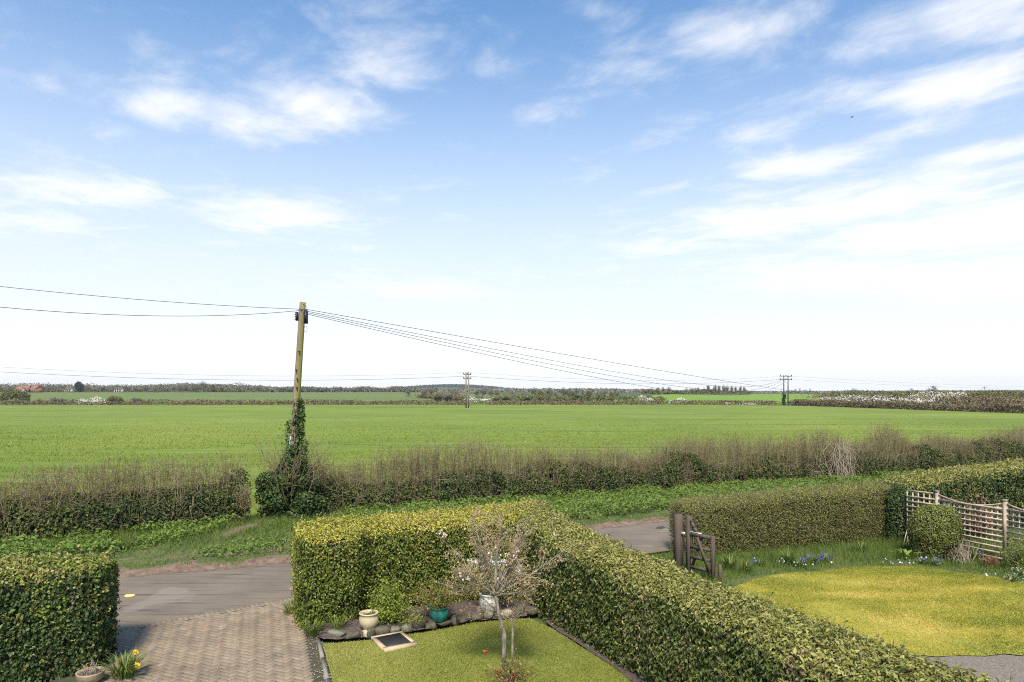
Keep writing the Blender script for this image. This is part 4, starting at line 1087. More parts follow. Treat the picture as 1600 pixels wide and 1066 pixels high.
cv = [(.10, 1.42), (.18, 1.30), (.27, 1.17), (.38, 1.06)]
for (s0, z0), (s1, z1) in zip(cv[:-1], cv[1:]): gb('curved_brace', s0, z0, s1, z1, .075, .05, .001 * s0, (gd + np.array([0, 0, .6])))
mk('latch_bar', *bar(g0 + gd * .03 + [0, 0, 1.068], g0 + gd * .42 + [0, 0, 1.068], .05, .018, gn), M['galv'], gt)
sp_ = g1 + gd * .16; st = thing('stub_post', 'short brown stub post beside the open garden gate', 'post', (sp_[0], sp_[1], .02))
mk('post', *bar(sp_ + [0, 0, -.05], sp_ + [0, 0, .42], .07, .07, (1, 0, 0), .01), M['gatewood'], st)

TP = [np.array([11.84, 20.55, .03]), np.array([12.36, 19.85, .03]), np.array([13.15, 18.2, .03]), np.array([13.93, 16.55, .03])]
tf = thing('trellis_fence', 'weathered square lattice trellis with scalloped top at the right', 'trellis', tuple(TP[1]))
for p_ in TP[1:]:
    po = mk('post', *bar(p_, p_ + [0, 0, 1.66], .075, .075, (1, .4, 0)), M['trellis'], tf)
    mk('post_cap', *box(p_ + [0, 0, 1.675], (.10, .10, .03), .4), M['trellis'], po)
for pi_ in range(3):
    a_, b_ = TP[pi_], TP[pi_ + 1]; d_ = unit(b_ - a_); Lp = np.linalg.norm(b_ - a_); nn_ = np.array([-d_[1], d_[0], 0]) * .012
    dip = 0.0 if pi_ == 0 else .17
    topz = lambda s: 1.60 - dip * (1 - (2 * s / Lp - 1) ** 2)
    lo, hi = .05, Lp - .05; m_ = int(round((hi - lo) / .148))
    for s in np.linspace(lo, hi, m_ + 1):
        p_ = a_ + d_ * s; mk('slat', *bar(p_ + [0, 0, .06] + nn_, p_ + [0, 0, topz(s)] + nn_, .034, .02, d_), M['trellis'], tf)
    for zz_ in np.arange(.10, 1.44, .148): mk('slat', *bar(a_ + d_ * lo + [0, 0, zz_] - nn_, a_ + d_ * hi + [0, 0, zz_] - nn_, .042, .022, (0, 0, 1)), M['trellis'], tf)
    if dip:
        sv = np.linspace(lo, hi, 13); V, F = tube([a_ + d_ * s + [0, 0, topz(s)] + nn_ * .2 for s in sv], .022, 4); mk('curved_rail', V, F, M['trellis'], tf)
        zt = 1.44
        for s0, s1 in ((lo, lo + .35), (hi - .35, hi)): mk('slat', *bar(a_ + d_ * s0 + [0, 0, 1.46] + nn_, a_ + d_ * s1 + [0, 0, 1.46] + nn_, .028, .018, (0, 0, 1)), M['trellis'], tf)
    else: mk('top_rail', *bar(a_ + d_ * lo + [0, 0, 1.60] + nn_, a_ + d_ * hi + [0, 0, 1.60] + nn_, .04, .03, (0, 0, 1)), M['trellis'], tf)
for (x, s) in ((0, 0), (.14, .05)):
    tag(mk('leaning_cane', *bar(np.array([11.72 - .42 + x * .9, 19.75, .08]), np.array([11.9, 20.45, .72 + s]), .02, .02), M['trellis']), 'thin cane leaning on the trellis beside the round bush, ' + ('left' if s == 0 else 'right') + ' one', 'cane')

# ------------------------------------------------------------------ shrubs and flowers of the right garden
BC = (11.62, 18.75, .04)
core = dome_core(BC, .70, .62, 1.38, .42, 26, 16, .10, 12); rb = thing('round_bush', 'dense clipped round bush in front of the trellis', 'bush', BC)
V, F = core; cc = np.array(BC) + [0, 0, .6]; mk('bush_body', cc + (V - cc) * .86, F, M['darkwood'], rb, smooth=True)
p, n = scatter(V, F, 2600, .5); hol = (p[:, 2] < .5) & (p[:, 0] > 11.5) & (R.random(len(p)) < .75); p, n = p[~hol], n[~hol]
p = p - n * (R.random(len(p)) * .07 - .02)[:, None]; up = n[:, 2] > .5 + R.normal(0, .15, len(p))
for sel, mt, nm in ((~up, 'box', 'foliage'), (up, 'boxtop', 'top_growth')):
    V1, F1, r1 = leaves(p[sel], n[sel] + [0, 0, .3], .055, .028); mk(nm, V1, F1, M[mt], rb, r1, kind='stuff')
an = R.uniform(-2.6, -.5, 60); o_ = np.column_stack([11.95 + R.normal(0, .12, 60), 18.2 + R.normal(0, .1, 60), np.full(60, .05)])
V1, F1, r1 = twigs(o_, o_ + np.column_stack([R.normal(0, .13, 60), R.normal(0, .06, 60), R.uniform(.25, .62, 60)]), .012, .005, .08); mk('bare_stems', V1, F1, M['twigpale'], rb, r1, kind='stuff')


def shrub(name, label, c, rx, h, nl, nt, ll, lw, leafm, twigm='twig', cat_='shrub', flat_=.7, group=None, r0=.25):
    t = thing(name, label, cat_, c, group); c = np.array(c)
    d = unit(R.normal(0, 1, (nt, 3)) * [1, 1, .5] + [0, 0, 1.1]); ln = R.uniform(.6, 1.1, nt)[:, None]
    tip = c + d * ln * [rx * 1.2, rx * 1.2, h]
    o_ = c + np.column_stack([R.normal(0, rx * r0 * .5, (nt, 2)), np.zeros(nt)]); V1, F1, r1 = twigs(o_, tip, .008, .003, .10); mk('stems', V1, F1, M[twigm], t, r1, kind='stuff')
    ii = R.integers(0, nt, nl); f_ = R.uniform(.35, 1.03, (nl, 1)); p_ = o_[ii] + (tip[ii] - o_[ii]) * f_ + R.normal(0, .045, (nl, 3))
    V1, F1, r1 = leaves(p_, unit(R.normal(0, .6, (nl, 3)) + [0, -.3, 1]), ll, lw); mk('leaves', V1, F1, M[leafm], t, r1, kind='stuff')
    return t


shrub('round_shrub', 'loose pale green shrub at the right edge before the trellis', (13.0, 17.3, .05), .55, .95, 2600, 90, .045, .025, 'limetip', 'twig')
shrub('brown_shrub', 'low brown shrub at the foot of the trellis', (12.45, 17.75, .05), .24, .34, 700, 50, .04, .022, 'brownleaf', 'redstem')
bp = shrub('brown_leaf_bush', 'bush with rusty brown leaves seen through the trellis', (14.6, 21.2, .05), .7, 1.55, 1500, 90, .075, .05, 'brownleaf')


def strap_plant(name, label, c, n, h, w, mat='tallgrass', spread=.5, flowers=None, cat_='plant', group=None):
    t = thing(name, label, cat_, c, group); c = np.array(c); an = R.uniform(0, 2 * pi, n); o_ = c + np.column_stack([np.cos(an), np.sin(an), np.zeros(n)]) * R.uniform(0, .09, (n, 1)) * (spread / .5)
    out = np.column_stack([np.cos(an), np.sin(an), np.zeros(n)]); l_ = h * R.uniform(.7, 1.2, (n, 1)); sp = spread * R.uniform(.3, 1.2, (n, 1))
    pts = [o_ + out * sp * h * s ** 1.6 + np.array([0, 0, 1]) * l_ * (s - .42 * sp * s ** 3) for s in (0, .35, .7, 1.0)]; sd = np.column_stack([-np.sin(an), np.cos(an), np.zeros(n)])
    ws = (1, 1.1, .8, .12); V1 = np.stack([q_ + sd * w * k_ * s_ / 2 for q_, k_ in zip(pts, ws) for s_ in (-1, 1)], 1).reshape(-1, 3)
    F1 = ((np.arange(n) * 8)[:, None, None] + np.array([[0, 1, 3, 2], [2, 3, 5, 4], [4, 5, 7, 6]])[None]).reshape(-1, 4)
    mk('leaves', V1, F1, M[mat], t, np.repeat(R.random(n), 8), kind='stuff')
    return t


def spike_flowers(t, c, n, rad, h, mat, sz):
    c = np.array(c); q_ = R.normal(0, 1, (n, 2)) * rad
    P_ = []
    for a_ in q_:
        hh_ = h * R.uniform(.7, 1.2)
        for s in range(9): P_.append((c[0] + a_[0] + R.normal(0, .012), c[1] + a_[1] + R.normal(0, .012), c[2] + hh_ * (.62 + .42 * s / 9)))
    P_ = np.array(P_); V1, F1, r1 = leaves(P_, unit(R.normal(0, 1, P_.shape) + [0, -.6, .4]), sz, sz * .9); mk('flowers', V1, F1, M[mat], t, r1, kind='stuff')


places = [((1140, 893), 'strappy daffodil leaves right beside the gate stub post', 60, .42), ((1165, 898), 'strappy leaf clump just right of the clump by the gate', 46, .34), ((1186, 888), 'leaf clump with blue flowers left of the pair by the brown hedge', 40, .26),
          ((1232, 884), 'tall strappy leaf clump halfway along the brown hedge', 60, .40), ((1250, 888), 'leaf clump with blue flowers in front of the tall strappy clump', 40, .28), ((1272, 884), 'leaf clump with the most blue flowers near the lawn edge', 40, .28), ((1290, 880), 'small blue flowered clump right of the most flowered one', 36, .24),
          ((1345, 866), 'leafy clump at the right foot of the brown hedge', 50, .34), ((1440, 884), 'blue flowered clump left of the round bush', 36, .2), ((1461, 886), 'blue flowered clump below the round bush', 36, .22), ((1520, 878), 'blue flowered clump at the foot of the trellis left end', 46, .34),
          ((1582, 912), 'pale blue flowered clump by the right picture edge', 40, .22), ((1598, 905), 'pale flowered clump cut by the right picture edge', 40, .22)]
for k_, ((u, v), lab, n_, h_) in enumerate(places):
    c_ = P(u, v); c_[2] = .05; t = strap_plant('flower_clump', lab, tuple(c_), n_, h_, .022, 'tallgrass', .75, group='bulb clumps round the mossy lawn')
    if 'blue' in lab: spike_flowers(t, c_, 11 if 'most' in lab or 'trellis' in lab else 6, .14, h_ * .8, 'blue' if 'pale' not in lab else 'palemauve', .028)
    elif 'pale' in lab: spike_flowers(t, c_, 7, .13, h_, 'palemauve', .03)
q = np.vstack([P(u, v)[None, :2] + R.normal(0, 1, (22, 2)) * [.45, .16] for u, v in ((1410, 886), (1450, 884), (1590, 914), (1240, 888))])
V, F, r = leaves(np.column_stack([q, R.uniform(.1, .2, len(q))]), R.normal(0, .5, (len(q), 3)) + [0, -.4, 1], .045, .04); tag(mk('small_flowers', V, F, M['palemauve'], None, r, kind='stuff'), 'tiny pale flowers scattered in the grass by the round bush', 'flowers')
c_ = P(1416, 876); c_[2] = .05; ho = strap_plant('broadleaf_plant', 'pale broad-leaved plant between brown hedge and round bush', tuple(c_), 26, .30, .085, 'lime', .9)

# ------------------------------------------------------------------ front garden: pots, stones, cover, tree
def pot(t, c, prof, mat, soil_r, soil_z):
    V, F = lathe(prof, c); mk('pot', V, F, M[mat], t, smooth=True)
    V, F = lathe([(soil_r, 0), (soil_r * .5, .012), (.001, .016)], (c[0], c[1], c[2] + soil_z), 20); mk('soil', V, F, M['soil'], t, smooth=True)


def belly(rb, rm, rt, h, lip=.018):
    return [(.001, 0), (rb, 0), (rb * 1.02, .01), (rb + (rm - rb) * .62, h * .2), (rm * .98, h * .42), (rm, h * .55), (rm * .97, h * .72), (rt * .97, h * .86), (rt + lip * .3, h * .9), (rt + lip, h * .94), (rt + lip, h * .985), (rt, h), (rt - .018, h * .985), (rt - .03, h * .8)]


c1 = np.array([-2.70, 12.88, .13]); t = thing('flowerpot', 'cream glazed flowerpot with sparse green growth beside the inspection cover', 'flowerpot', tuple(c1), 'flowerpots in the bed')
pot(t, c1, belly(.10, .182, .165, .31), 'cream', .145, .25)
p_ = c1 + [0, 0, .27] + R.normal(0, 1, (60, 3)) * [.06, .05, .03]; V1, F1, r1 = leaves(p_, R.normal(0, .6, (60, 3)) + [0, 0, 1], .04, .022); mk('leaves', V1, F1, M['lime'], t, r1, kind='stuff')
c2 = np.array([-1.42, 13.32, .14]); t = thing('flowerpot', 'glossy teal flowerpot holding a bare-stemmed shrub', 'flowerpot', tuple(c2), 'flowerpots in the bed')
pot(t, c2, belly(.115, .182, .160, .275, .022), 'teal', .14, .22)
nt = 110; d = unit(R.normal(0, 1, (nt, 3)) * [1, .9, .35] + [0, 0, 1.05]); o_ = c2 + [0, 0, .22] + R.normal(0, .035, (nt, 3)) * [1, 1, 0]; tip = o_ + d * R.uniform(.3, .66, (nt, 1)) * [1.05, 1, 1]
V1, F1, r1 = twigs(o_, tip, .007, .003, .08); mk('stems', V1, F1, M['redstem'], t, r1, kind='stuff')
ii = R.integers(0, nt, 1900); p_ = o_[ii] + (tip[ii] - o_[ii]) * R.uniform(.4, 1.05, (1900, 1)) + R.normal(0, .03, (1900, 3)); V1, F1, r1 = leaves(p_, R.normal(0, .7, (1900, 3)) + [0, 0, 1], .038, .022); mk('leaves', V1, F1, M['potleaf'], t, r1, kind='stuff')
c3 = np.array([-.46, 13.85, .14]); t = thing('flowerpot', 'off-white flowerpot with a white flowering shrub behind the small tree', 'flowerpot', tuple(c3), 'flowerpots in the bed')
pot(t, c3, belly(.13, .205, .19, .38), 'whitepot', .17, .32)
nt = 70; d = unit(R.normal(0, 1, (nt, 3)) * [1, .8, .35] + [.25, 0, 1.2]); o_ = c3 + [0, 0, .32] + R.normal(0, .04, (nt, 3)) * [1, 1, 0]; tip = o_ + d * R.uniform(.45, 1.05, (nt, 1)) * [.75, .7, 1]
V1, F1, r1 = twigs(o_, tip, .008, .003, .08); mk('stems', V1, F1, M['twig'], t, r1, kind='stuff')
ii = R.integers(0, nt, 700); p_ = o_[ii] + (tip[ii] - o_[ii]) * R.uniform(.35, 1.05, (700, 1)) + R.normal(0, .03, (700, 3)); V1, F1, r1 = leaves(p_, R.normal(0, .7, (700, 3)) + [0, 0, 1], .045, .025); mk('leaves', V1, F1, M['lime'], t, r1, kind='stuff')
cl_ = tip[R.integers(0, nt, 60)] + R.normal(0, .06, (60, 3)) * [1, .5, 1.3]; p_ = np.repeat(cl_, 12, 0) + R.normal(0, .026, (720, 3)); V1, F1, r1 = leaves(p_, R.normal(0, .6, (720, 3)) + [0, -.8, .5], .040, .038); mk('flowers', V1, F1, M['petal'], t, r1, kind='stuff')
shrub('lime_shrub', 'bright lime green shrub between the cream and teal pots', (-2.42, 13.30, .12), .42, .80, 4200, 110, .046, .028, 'lime')
# low leafy strands trailing at the bed
shrub('trailing_plant', 'low trailing green plant over the stones behind the inspection cover', (-1.95, 13.2, .12), .3, .25, 420, 50, .034, .02, 'lime')

line = np.array([P(514, 1000), P(545, 1002), P(580, 998), P(612, 993), P(647, 988), P(689, 982), P(731, 974), P(775, 968), P(818, 963), P(842, 962)])
rk = thing('stone_edging', 'row of rough grey stones edging the flowerpot bed', 'edging', tuple(line[4]))
ls = resample(line, 400)[:, :2]; sidx = 0; pos = 0.0; tot = np.linalg.norm(np.diff(ls, axis=0), axis=1).sum()
ico_v, ico_f = None, None
def rock(c, s, rz, seed):
    n_, m_ = 8, 5; V = []
    for i_ in range(m_ + 1):
        a_ = -pi / 2 + pi * i_ / m_
        for j_ in range(n_): V.append((cos(a_) * cos(2 * pi * j_ / n_), cos(a_) * sin(2 * pi * j_ / n_), sin(a_)))
    V = np.array(V); V = np.sign(V) * np.abs(V) ** .55
    V *= (1 + (fbm(V, 1.6, seed) - .5) * 1.0 + (vnoise(V * 3.1, 1.0, seed + 3) - .5) * .55)[:, None]; V = V * np.array(s) / 2
    V = np.column_stack([V[:, 0] * cos(rz) - V[:, 1] * sin(rz), V[:, 0] * sin(rz) + V[:, 1] * cos(rz), V[:, 2]]) + np.array(c)
    i_, j_ = np.meshgrid(np.arange(m_), np.arange(n_), indexing='ij')
    return V, np.stack([i_ * n_ + j_, i_ * n_ + (j_ + 1) % n_, (i_ + 1) * n_ + (j_ + 1) % n_, (i_ + 1) * n_ + j_], -1).reshape(-1, 4)
k_ = 0
while pos < tot - .1:
    w = R.uniform(.11, .33); h = R.uniform(.10, .22); i_ = min(399, int((pos + w / 2) / tot * 399)); a_ = ls[max(0, i_ - 5)]; b_ = ls[min(399, i_ + 5)]
    pale = (k_ == 2) or pos > tot - 1.2
    if k_ == 2: w, h = .15, .12
    V, F = rock((ls[i_, 0], ls[i_, 1] + .05 + R.normal(0, .025), .05 + h * .28), (w * 1.06, R.uniform(.16, .24), h), math.atan2(b_[1] - a_[1], b_[0] - a_[0]) + R.normal(0, .12), k_ + 40)
    o = mk('stone', V, F, M['palestone'] if (k_ == 2 or (pale and k_ % 3 == 0)) else M['greystone' if R.random() < .38 else 'stone'], rk); pos += w * 1.02; k_ += 1

mc = [P(582, 1002), P(630, 992), P(647, 1013), P(599, 1022)]; c_ = sum(mc) / 4; c_[2] = .04
ic = thing('inspection_cover', 'black ribbed inspection cover in a tan surround on the lawn', 'cover', tuple(c_))
ux = unit((mc[1] - mc[0] + mc[2] - mc[3])); uy = np.array([-ux[1], ux[0], 0]); sx_, sy_ = .56, .74
uy2 = unit((mc[0] - mc[3]) + (mc[1] - mc[2])); uy = uy if uy.dot(uy2) > 0 else -uy
def quadbox(cx, cy, w, d, z0, z1): 
    q_ = [c_ + ux * (cx + a_ * w / 2) + uy * (cy + b_ * d / 2) for a_, b_ in ((-1, -1), (1, -1), (1, 1), (-1, 1))]
    return np.array([[p_[0], p_[1], z] for z in (z0, z1) for p_ in q_]), BOXF
for cx, cy, w, d in ((0, -.325, .60, .10), (0, .325, .60, .07), (-.27, 0, .07, .58), (.27, 0, .07, .58)): mk('surround', *quadbox(cx, cy, w, d, .0, .085), M['tan'], ic)
cv_ = mk('cover', *quadbox(0, .0, .47, .575, .02, .082), M['iron'], ic)
for s in np.linspace(-.2, .2, 11): mk('ridge', *quadbox(s, 0, .016, .53, .08, .090), M['iron'], cv_)

# small tree on the front lawn
TB = np.array([-.11, 11.1, .03]); tr_ = thing('small_tree', 'small multi-branched tree with coppery young leaves on the front lawn', 'tree', tuple(TB))
bz = lambda pts, n=10: smooth_line(np.array(pts, float), n)
trunk = bz([TB, TB + [-.03, 0, .35], TB + [.0, 0, .6], TB + [-.10, 0, .9], TB + [-.16, .02, 1.3]], 16); V, F = tube(trunk, np.linspace(.038, .029, 16) + .002 * R.normal(0, 1, 16), 8); mk('trunk', V, F, M['bark'], tr_, smooth=True)
fork = trunk[-1]; limbs = []
for d_, L_ in (((-.62, .1, .62), .95), ((-.28, -.12, .95), 1.0), ((.10, .18, 1.05), 1.12), ((-.35, .2, 1.1), 1.0), ((.5, .2, 1.1), .95), ((.42, -.1, .85), 1.0), ((.95, .1, .55), 1.15), ((-.9, -.1, .16), .75), ((.75, -.3, .08), .65), ((-.2, .5, .8), .9), ((.35, .5, .7), .9), ((-.55, -.45, .5), .8), ((.5, -.5, .55), .8)):
    e_ = fork + np.array(d_) * L_; m_ = fork + np.array(d_) * L_ * .5 + R.normal(0, .06, 3) - [0, 0, .04]; l_ = bz([fork - [0, 0, .05], m_, e_], 10); limbs.append(l_)
    V, F = tube(l_, np.linspace(.027, .006, 10), 6); mk('branch', V, F, M['bark'], tr_, smooth=True)
sub_o, sub_e = [], []
for l_ in limbs:
    for _ in range(17):
        k_ = R.integers(3, 10); o_ = l_[k_]; d_ = unit(unit(l_[-1] - l_[0]) + R.normal(0, .75, 3)); sub_o.append(o_); sub_e.append(o_ + d_ * R.uniform(.14, .46))
sub_o, sub_e = np.array(sub_o), np.array(sub_e); tw1 = twigs(sub_o, sub_e, .0065, .003, .1)
ii = R.integers(0, len(sub_o), 520); o_ = sub_o[ii] + (sub_e[ii] - sub_o[ii]) * R.uniform(.3, 1, (520, 1)); e_ = o_ + unit(R.normal(0, 1, (520, 3)) + [0, 0, .3]) * R.uniform(.08, .24, (520, 1)); tw2 = twigs(o_, e_, .0035, .002, .1)
V, F, r = cat([tw1, tw2]); mk('twigs', V, F, M['twigpale'], tr_, r, kind='stuff')
ends = np.vstack([e_, o_, sub_e, (e_ + o_) / 2, (sub_o + sub_e) / 2]); n = 5000; ii = R.integers(0, len(ends), n); p_ = ends[ii] + R.normal(0, .028, (n, 3)); V, F, r = leaves(p_, R.normal(0, .8, (n, 3)) + [0, 0, .8], .032, .020); mk('crown', V, F, M['copper'], tr_, r, kind='stuff')
cl_ = np.vstack([fork + [-.88, 0, .98], fork + [-.84, .05, .90], fork + [.95, 0, .95], fork + [.35, -.1, .72], ends[R.integers(0, len(ends), 9)]]); p_ = np.repeat(cl_, 9, 0) + R.normal(0, .022, (len(cl_) * 9, 3)); V, F, r = leaves(p_, R.normal(0, .7, p_.shape) + [0, -.6, .5], .034, .03); mk('blossom', V, F, M['pink'], tr_, r, kind='stuff')
# low side shoots of the trunk
sd_o, sd_e = [], []
for d_, L_ in (((-.75, -.1, .18), .55), ((-.6, .1, .45), .4), ((.55, -.1, -.1), .4)):
    o0 = trunk[11]; l_ = bz([o0, o0 + np.array(d_) * L_ * .5, o0 + np.array(d_) * L_], 8); V, F = tube(l_, np.linspace(.012, .004, 8), 5); mk('branch', V, F, M['bark'], tr_)
    for k_ in range(2, 8): sd_o += [l_[k_]] * 3
sd_o = np.array(sd_o); e2 = sd_o + R.normal(0, .09, sd_o.shape); V, F, r = twigs(sd_o, e2, .004, .002); mk('low_twigs', V, F, M['twigpale'], tr_, r, kind='stuff')
p_ = np.repeat(e2, 7, 0) + R.normal(0, .035, (len(e2) * 7, 3)); V, F, r = leaves(p_, R.normal(0, .8, p_.shape) + [0, 0, .6], .026, .016); mk('low_leaves', V, F, M['copper'], tr_, r, kind='stuff')
s2 = thing('young_stem', 'slender second stem beside the trunk of the small tree', 'sapling', (.02, 11.12, .03)); b_ = np.array([.02, 11.12, .03])
l_ = bz([b_, b_ + [-.02, 0, .35], b_ + [.0, 0, .7], b_ + [-.05, 0, .95]], 12); V, F = tube(l_, np.linspace(.026, .012, 12), 7); mk('stem', V, F, M['bark'], s2)
for d_ in ((.35, 0, .45), (.28, -.1, .25), (-.3, 0, .18), (.2, .1, .6)):
    o0 = l_[7]; V, F = tube(bz([o0, o0 + np.array(d_) * .5 + [0, 0, -.03], o0 + np.array(d_)], 8), np.linspace(.009, .003, 8), 5); mk('branch', V, F, M['bark'], s2)
    p_ = o0 + np.array(d_) * R.uniform(.5, 1, (26, 1)) + R.normal(0, .03, (26, 3)); V, F, r = leaves(p_, R.normal(0, .8, p_.shape) + [0, 0, .6], .026, .016); mk('leaves', V, F, M['copper'], s2, r, kind='stuff')
rs = shrub('rose_bush', 'low rose bush with red young leaves at the foot of the small tree', (-.02, 10.75, .03), .42, .45, 420, 40, .04, .025, 'potleaf', 'redstem')
p_ = np.array([-.05, 10.75, .15]) + R.normal(0, 1, (45, 3)) * [.24, .12, .07]; V, F, r = leaves(p_, R.normal(0, .6, p_.shape) + [0, 0, .8], .045, .028); mk('red_leaves', V, F, M['red'], rs, r, kind='stuff')
p_ = np.array([-.42, 10.85, .47]) + R.normal(0, .014, (14, 3)); V, F, r = leaves(p_, R.normal(0, .7, p_.shape) + [0, -.5, .6], .045, .04); mk('bloom', V, F, M['red'], rs, r, kind='stuff')
# plants at the hedge end and daffodils by the left hedge
strap_plant('grass_tuft', 'tuft of green strap leaves at the foot of the golden hedge end', (-3.72, 12.78, .05), 90, .30, .016, 'tallgrass', .8)
strap_plant('grass_tuft', 'pale grass tuft between the golden hedge end and the lane', (-4.55, 14.1, .03), 110, .26, .012, 'tallgrass', .8)
strap_plant('grass_tuft', 'long grass tuft at the inner corner of the golden hedge end', (-3.3, 12.95, .1), 60, .26, .014, 'tallgrass', .8)
df = strap_plant('daffodil_clump', 'daffodil clump with yellow flowers at the end of the ivy hedge', (-6.22, 10.95, .03), 120, .40, .02, 'tallgrass', .95)
for c_ in ((-6.0, 10.9, .44), (-5.96, 10.86, .25)):
    c_ = np.array(c_); an = np.arange(6) * pi / 3; p_ = c_ + np.column_stack([np.cos(an) * .028, np.full(6, 0), np.sin(an) * .028]); V, F, r = leaves(p_, np.tile([.2, -1, .2], (6, 1)), .05, .036, spread=.15); mk('petals', V, F, M['daff'], df, r)
    V, F = lathe([(.012, 0), (.016, .02), (.024, .035)], (0, 0, 0), 10); V = np.column_stack([V[:, 0], -V[:, 2], V[:, 1]]) + c_; mk('trumpet', V, F, M['daff'], df)
    V, F = tube([(c_[0] - .1, c_[1] + .02, .05), c_ + [-.04, .02, -.12], c_ + [0, .01, 0]], .005, 5); mk('flower_stem', V, F, M['redstem'] if False else M['nettle'], df)
bw = thing('stone_bowl', 'weathered tan bowl of dead stems below the ivy hedge', 'flowerpot', (-6.62, 10.72, .03))
pot(bw, np.array([-6.62, 10.72, .03]), [(.001, 0), (.10, 0), (.16, .05), (.19, .11), (.20, .16), (.205, .18), (.18, .18), (.165, .15)], 'terracotta', .17, .15)
o_ = np.array([-6.62, 10.72, .18]) + R.normal(0, .07, (50, 3)) * [1, 1, 0]; V, F, r = twigs(o_, o_ + R.normal(0, .08, (50, 3)) + [0, 0, .08], .006, .003); mk('dead_stems', V, F, M['twigpale'], bw, r, kind='stuff')

# ------------------------------------------------------------------ far hedges, trees, houses, hill
def far_hedge(name, label, line, h, depth, mat, n_per, size, gap=0.0, seed=0, group=None):
    A = smooth_line(line, 80); L = np.linalg.norm(np.diff(A, axis=0), axis=1).sum(); n = int(L * n_per)
    ii = R.random(n) * 79; i0 = np.minimum(ii.astype(int), 78); fr = (ii - i0)[:, None]; p = A[i0] * (1 - fr) + A[i0 + 1] * fr
    w = fbm(p, .12, seed); keep = w > gap; p, w = p[keep], w[keep]
    hh = h * (.30 + .75 * fbm(p, .05, seed + 2) + .65 * (fbm(p, .22, seed + 4) - .25)); z = R.random(len(p)) ** .8 * hh
    q = np.column_stack([p + R.normal(0, depth * .35, p.shape), terrain(p) + z])
    V, F, r = leaves(q, R.normal(0, .8, (len(q), 3)) + [0, -.5, .6], size, size * .6, rnd=np.clip(R.random(len(q)) * .7 + .4 * (fbm(p, .35, seed + 5) - .3), 0, 1))
    t = thing(name, label, 'hedge', (A[40, 0], A[40, 1], tz(*A[40])), group); mk('foliage', V, F, M[mat], t, r, kind='stuff'); return t


far_hedge('far_hedge', 'low brown hedge along the far edge of the green field', [(-330, 216), (-150, 228), (-80, 236), (-20, 241), (-16, 241)], 1.5, 1.6, 'farbrown', 26, .55, .24, 1)
far_hedge('far_hedge', 'low patchy hedge right of the pale twin-post pole', [(-8, 241), (20, 241), (60, 240), (92, 238)], 1.5, 1.6, 'farbrown', 30, .5, .22, 2)
far_hedge('far_hedge', 'thin dark hedge line behind the first far hedge', [(-330, 258), (-150, 260), (0, 260), (100, 258)], 1.5, 1.4, 'farbrown', 26, .55, .2, 3)
far_hedge('far_hedge', 'tall brown hedge closing the field on the right', [(97, 235), (101, 200), (104, 172), (108, 146), (116, 118), (130, 96)], 2.4, 2.2, 'farbrown', 150, .42, .0, 4)
far_hedge('far_scrub', 'brown and olive scrub behind the right hand field hedge', [(112, 240), (125, 205), (135, 180), (150, 150), (170, 125)], 3.6, 9.0, 'farbrown', 130, .6, .0, 5)
far_hedge('far_scrub', 'belt of olive scrub below the far trees on the right', [(150, 330), (200, 300), (240, 260), (270, 220)], 4.8, 12.0, 'farolive', 110, .8, .0, 6)
far_hedge('blossom_hedge', 'white blossoming blackthorn above the right hand field hedge', [(107, 238), (112, 222), (116, 208), (122, 196)], 3.6, 3.0, 'blossom', 42, .45, .36, 7)
far_hedge('blossom_hedge', 'taller white blossom bush right of the long blossom hedge', [(121, 208), (127, 202), (131, 196)], 5.2, 3.0, 'blossom', 70, .5, .15, 8)


def px_line(us, Y): return [((u - 800) / FPX * y, y) for u, y in zip(us, Y)]


far_hedge('hedgerow', 'olive brown hedgerow thicket right of the pale twin-post pole', px_line((768, 800, 850, 900, 960, 1000, 1034), (305, 300, 300, 298, 296, 292, 288)), 3.1, 5.0, 'farolive', 42, .8, .3, 11)
far_hedge('hedgerow', 'low brown thicket left of the pale twin-post pole', px_line((655, 680, 700, 722), (380, 365, 340, 318)), 3.4, 4.0, 'farbrown', 50, .9, .25, 13)
far_hedge('hedgerow', 'dark thicket below the small group of bare skyline trees', px_line((1005, 1030, 1070, 1110, 1168), (600, 595, 585, 580, 575)), 4.0, 6.0, 'farolive', 40, 1.6, .05, 14)
far_hedge('woodland_edge', 'grey brown woodland edge across the far left beyond the green field', px_line((-40, 60, 150, 230, 320, 420), (655, 655, 655, 655, 655, 660)), 8.5, 14.0, 'fartwig', 38, 1.3, .3, 15)
far_hedge('woodland_edge', 'dark green undergrowth at the foot of the far left woodland', px_line((-40, 60, 150, 230, 320, 420), (645, 645, 645, 645, 645, 650)), 3.6, 4.0, 'farolive', 26, 1.2, .3, 16)
far_hedge('woodland_edge', 'low grey wood line right of the telephone pole', px_line((425, 480, 540, 600, 680), (690, 700, 720, 720, 700)), 6.0, 12.0, 'fartwig', 50, 1.6, .1, 17)


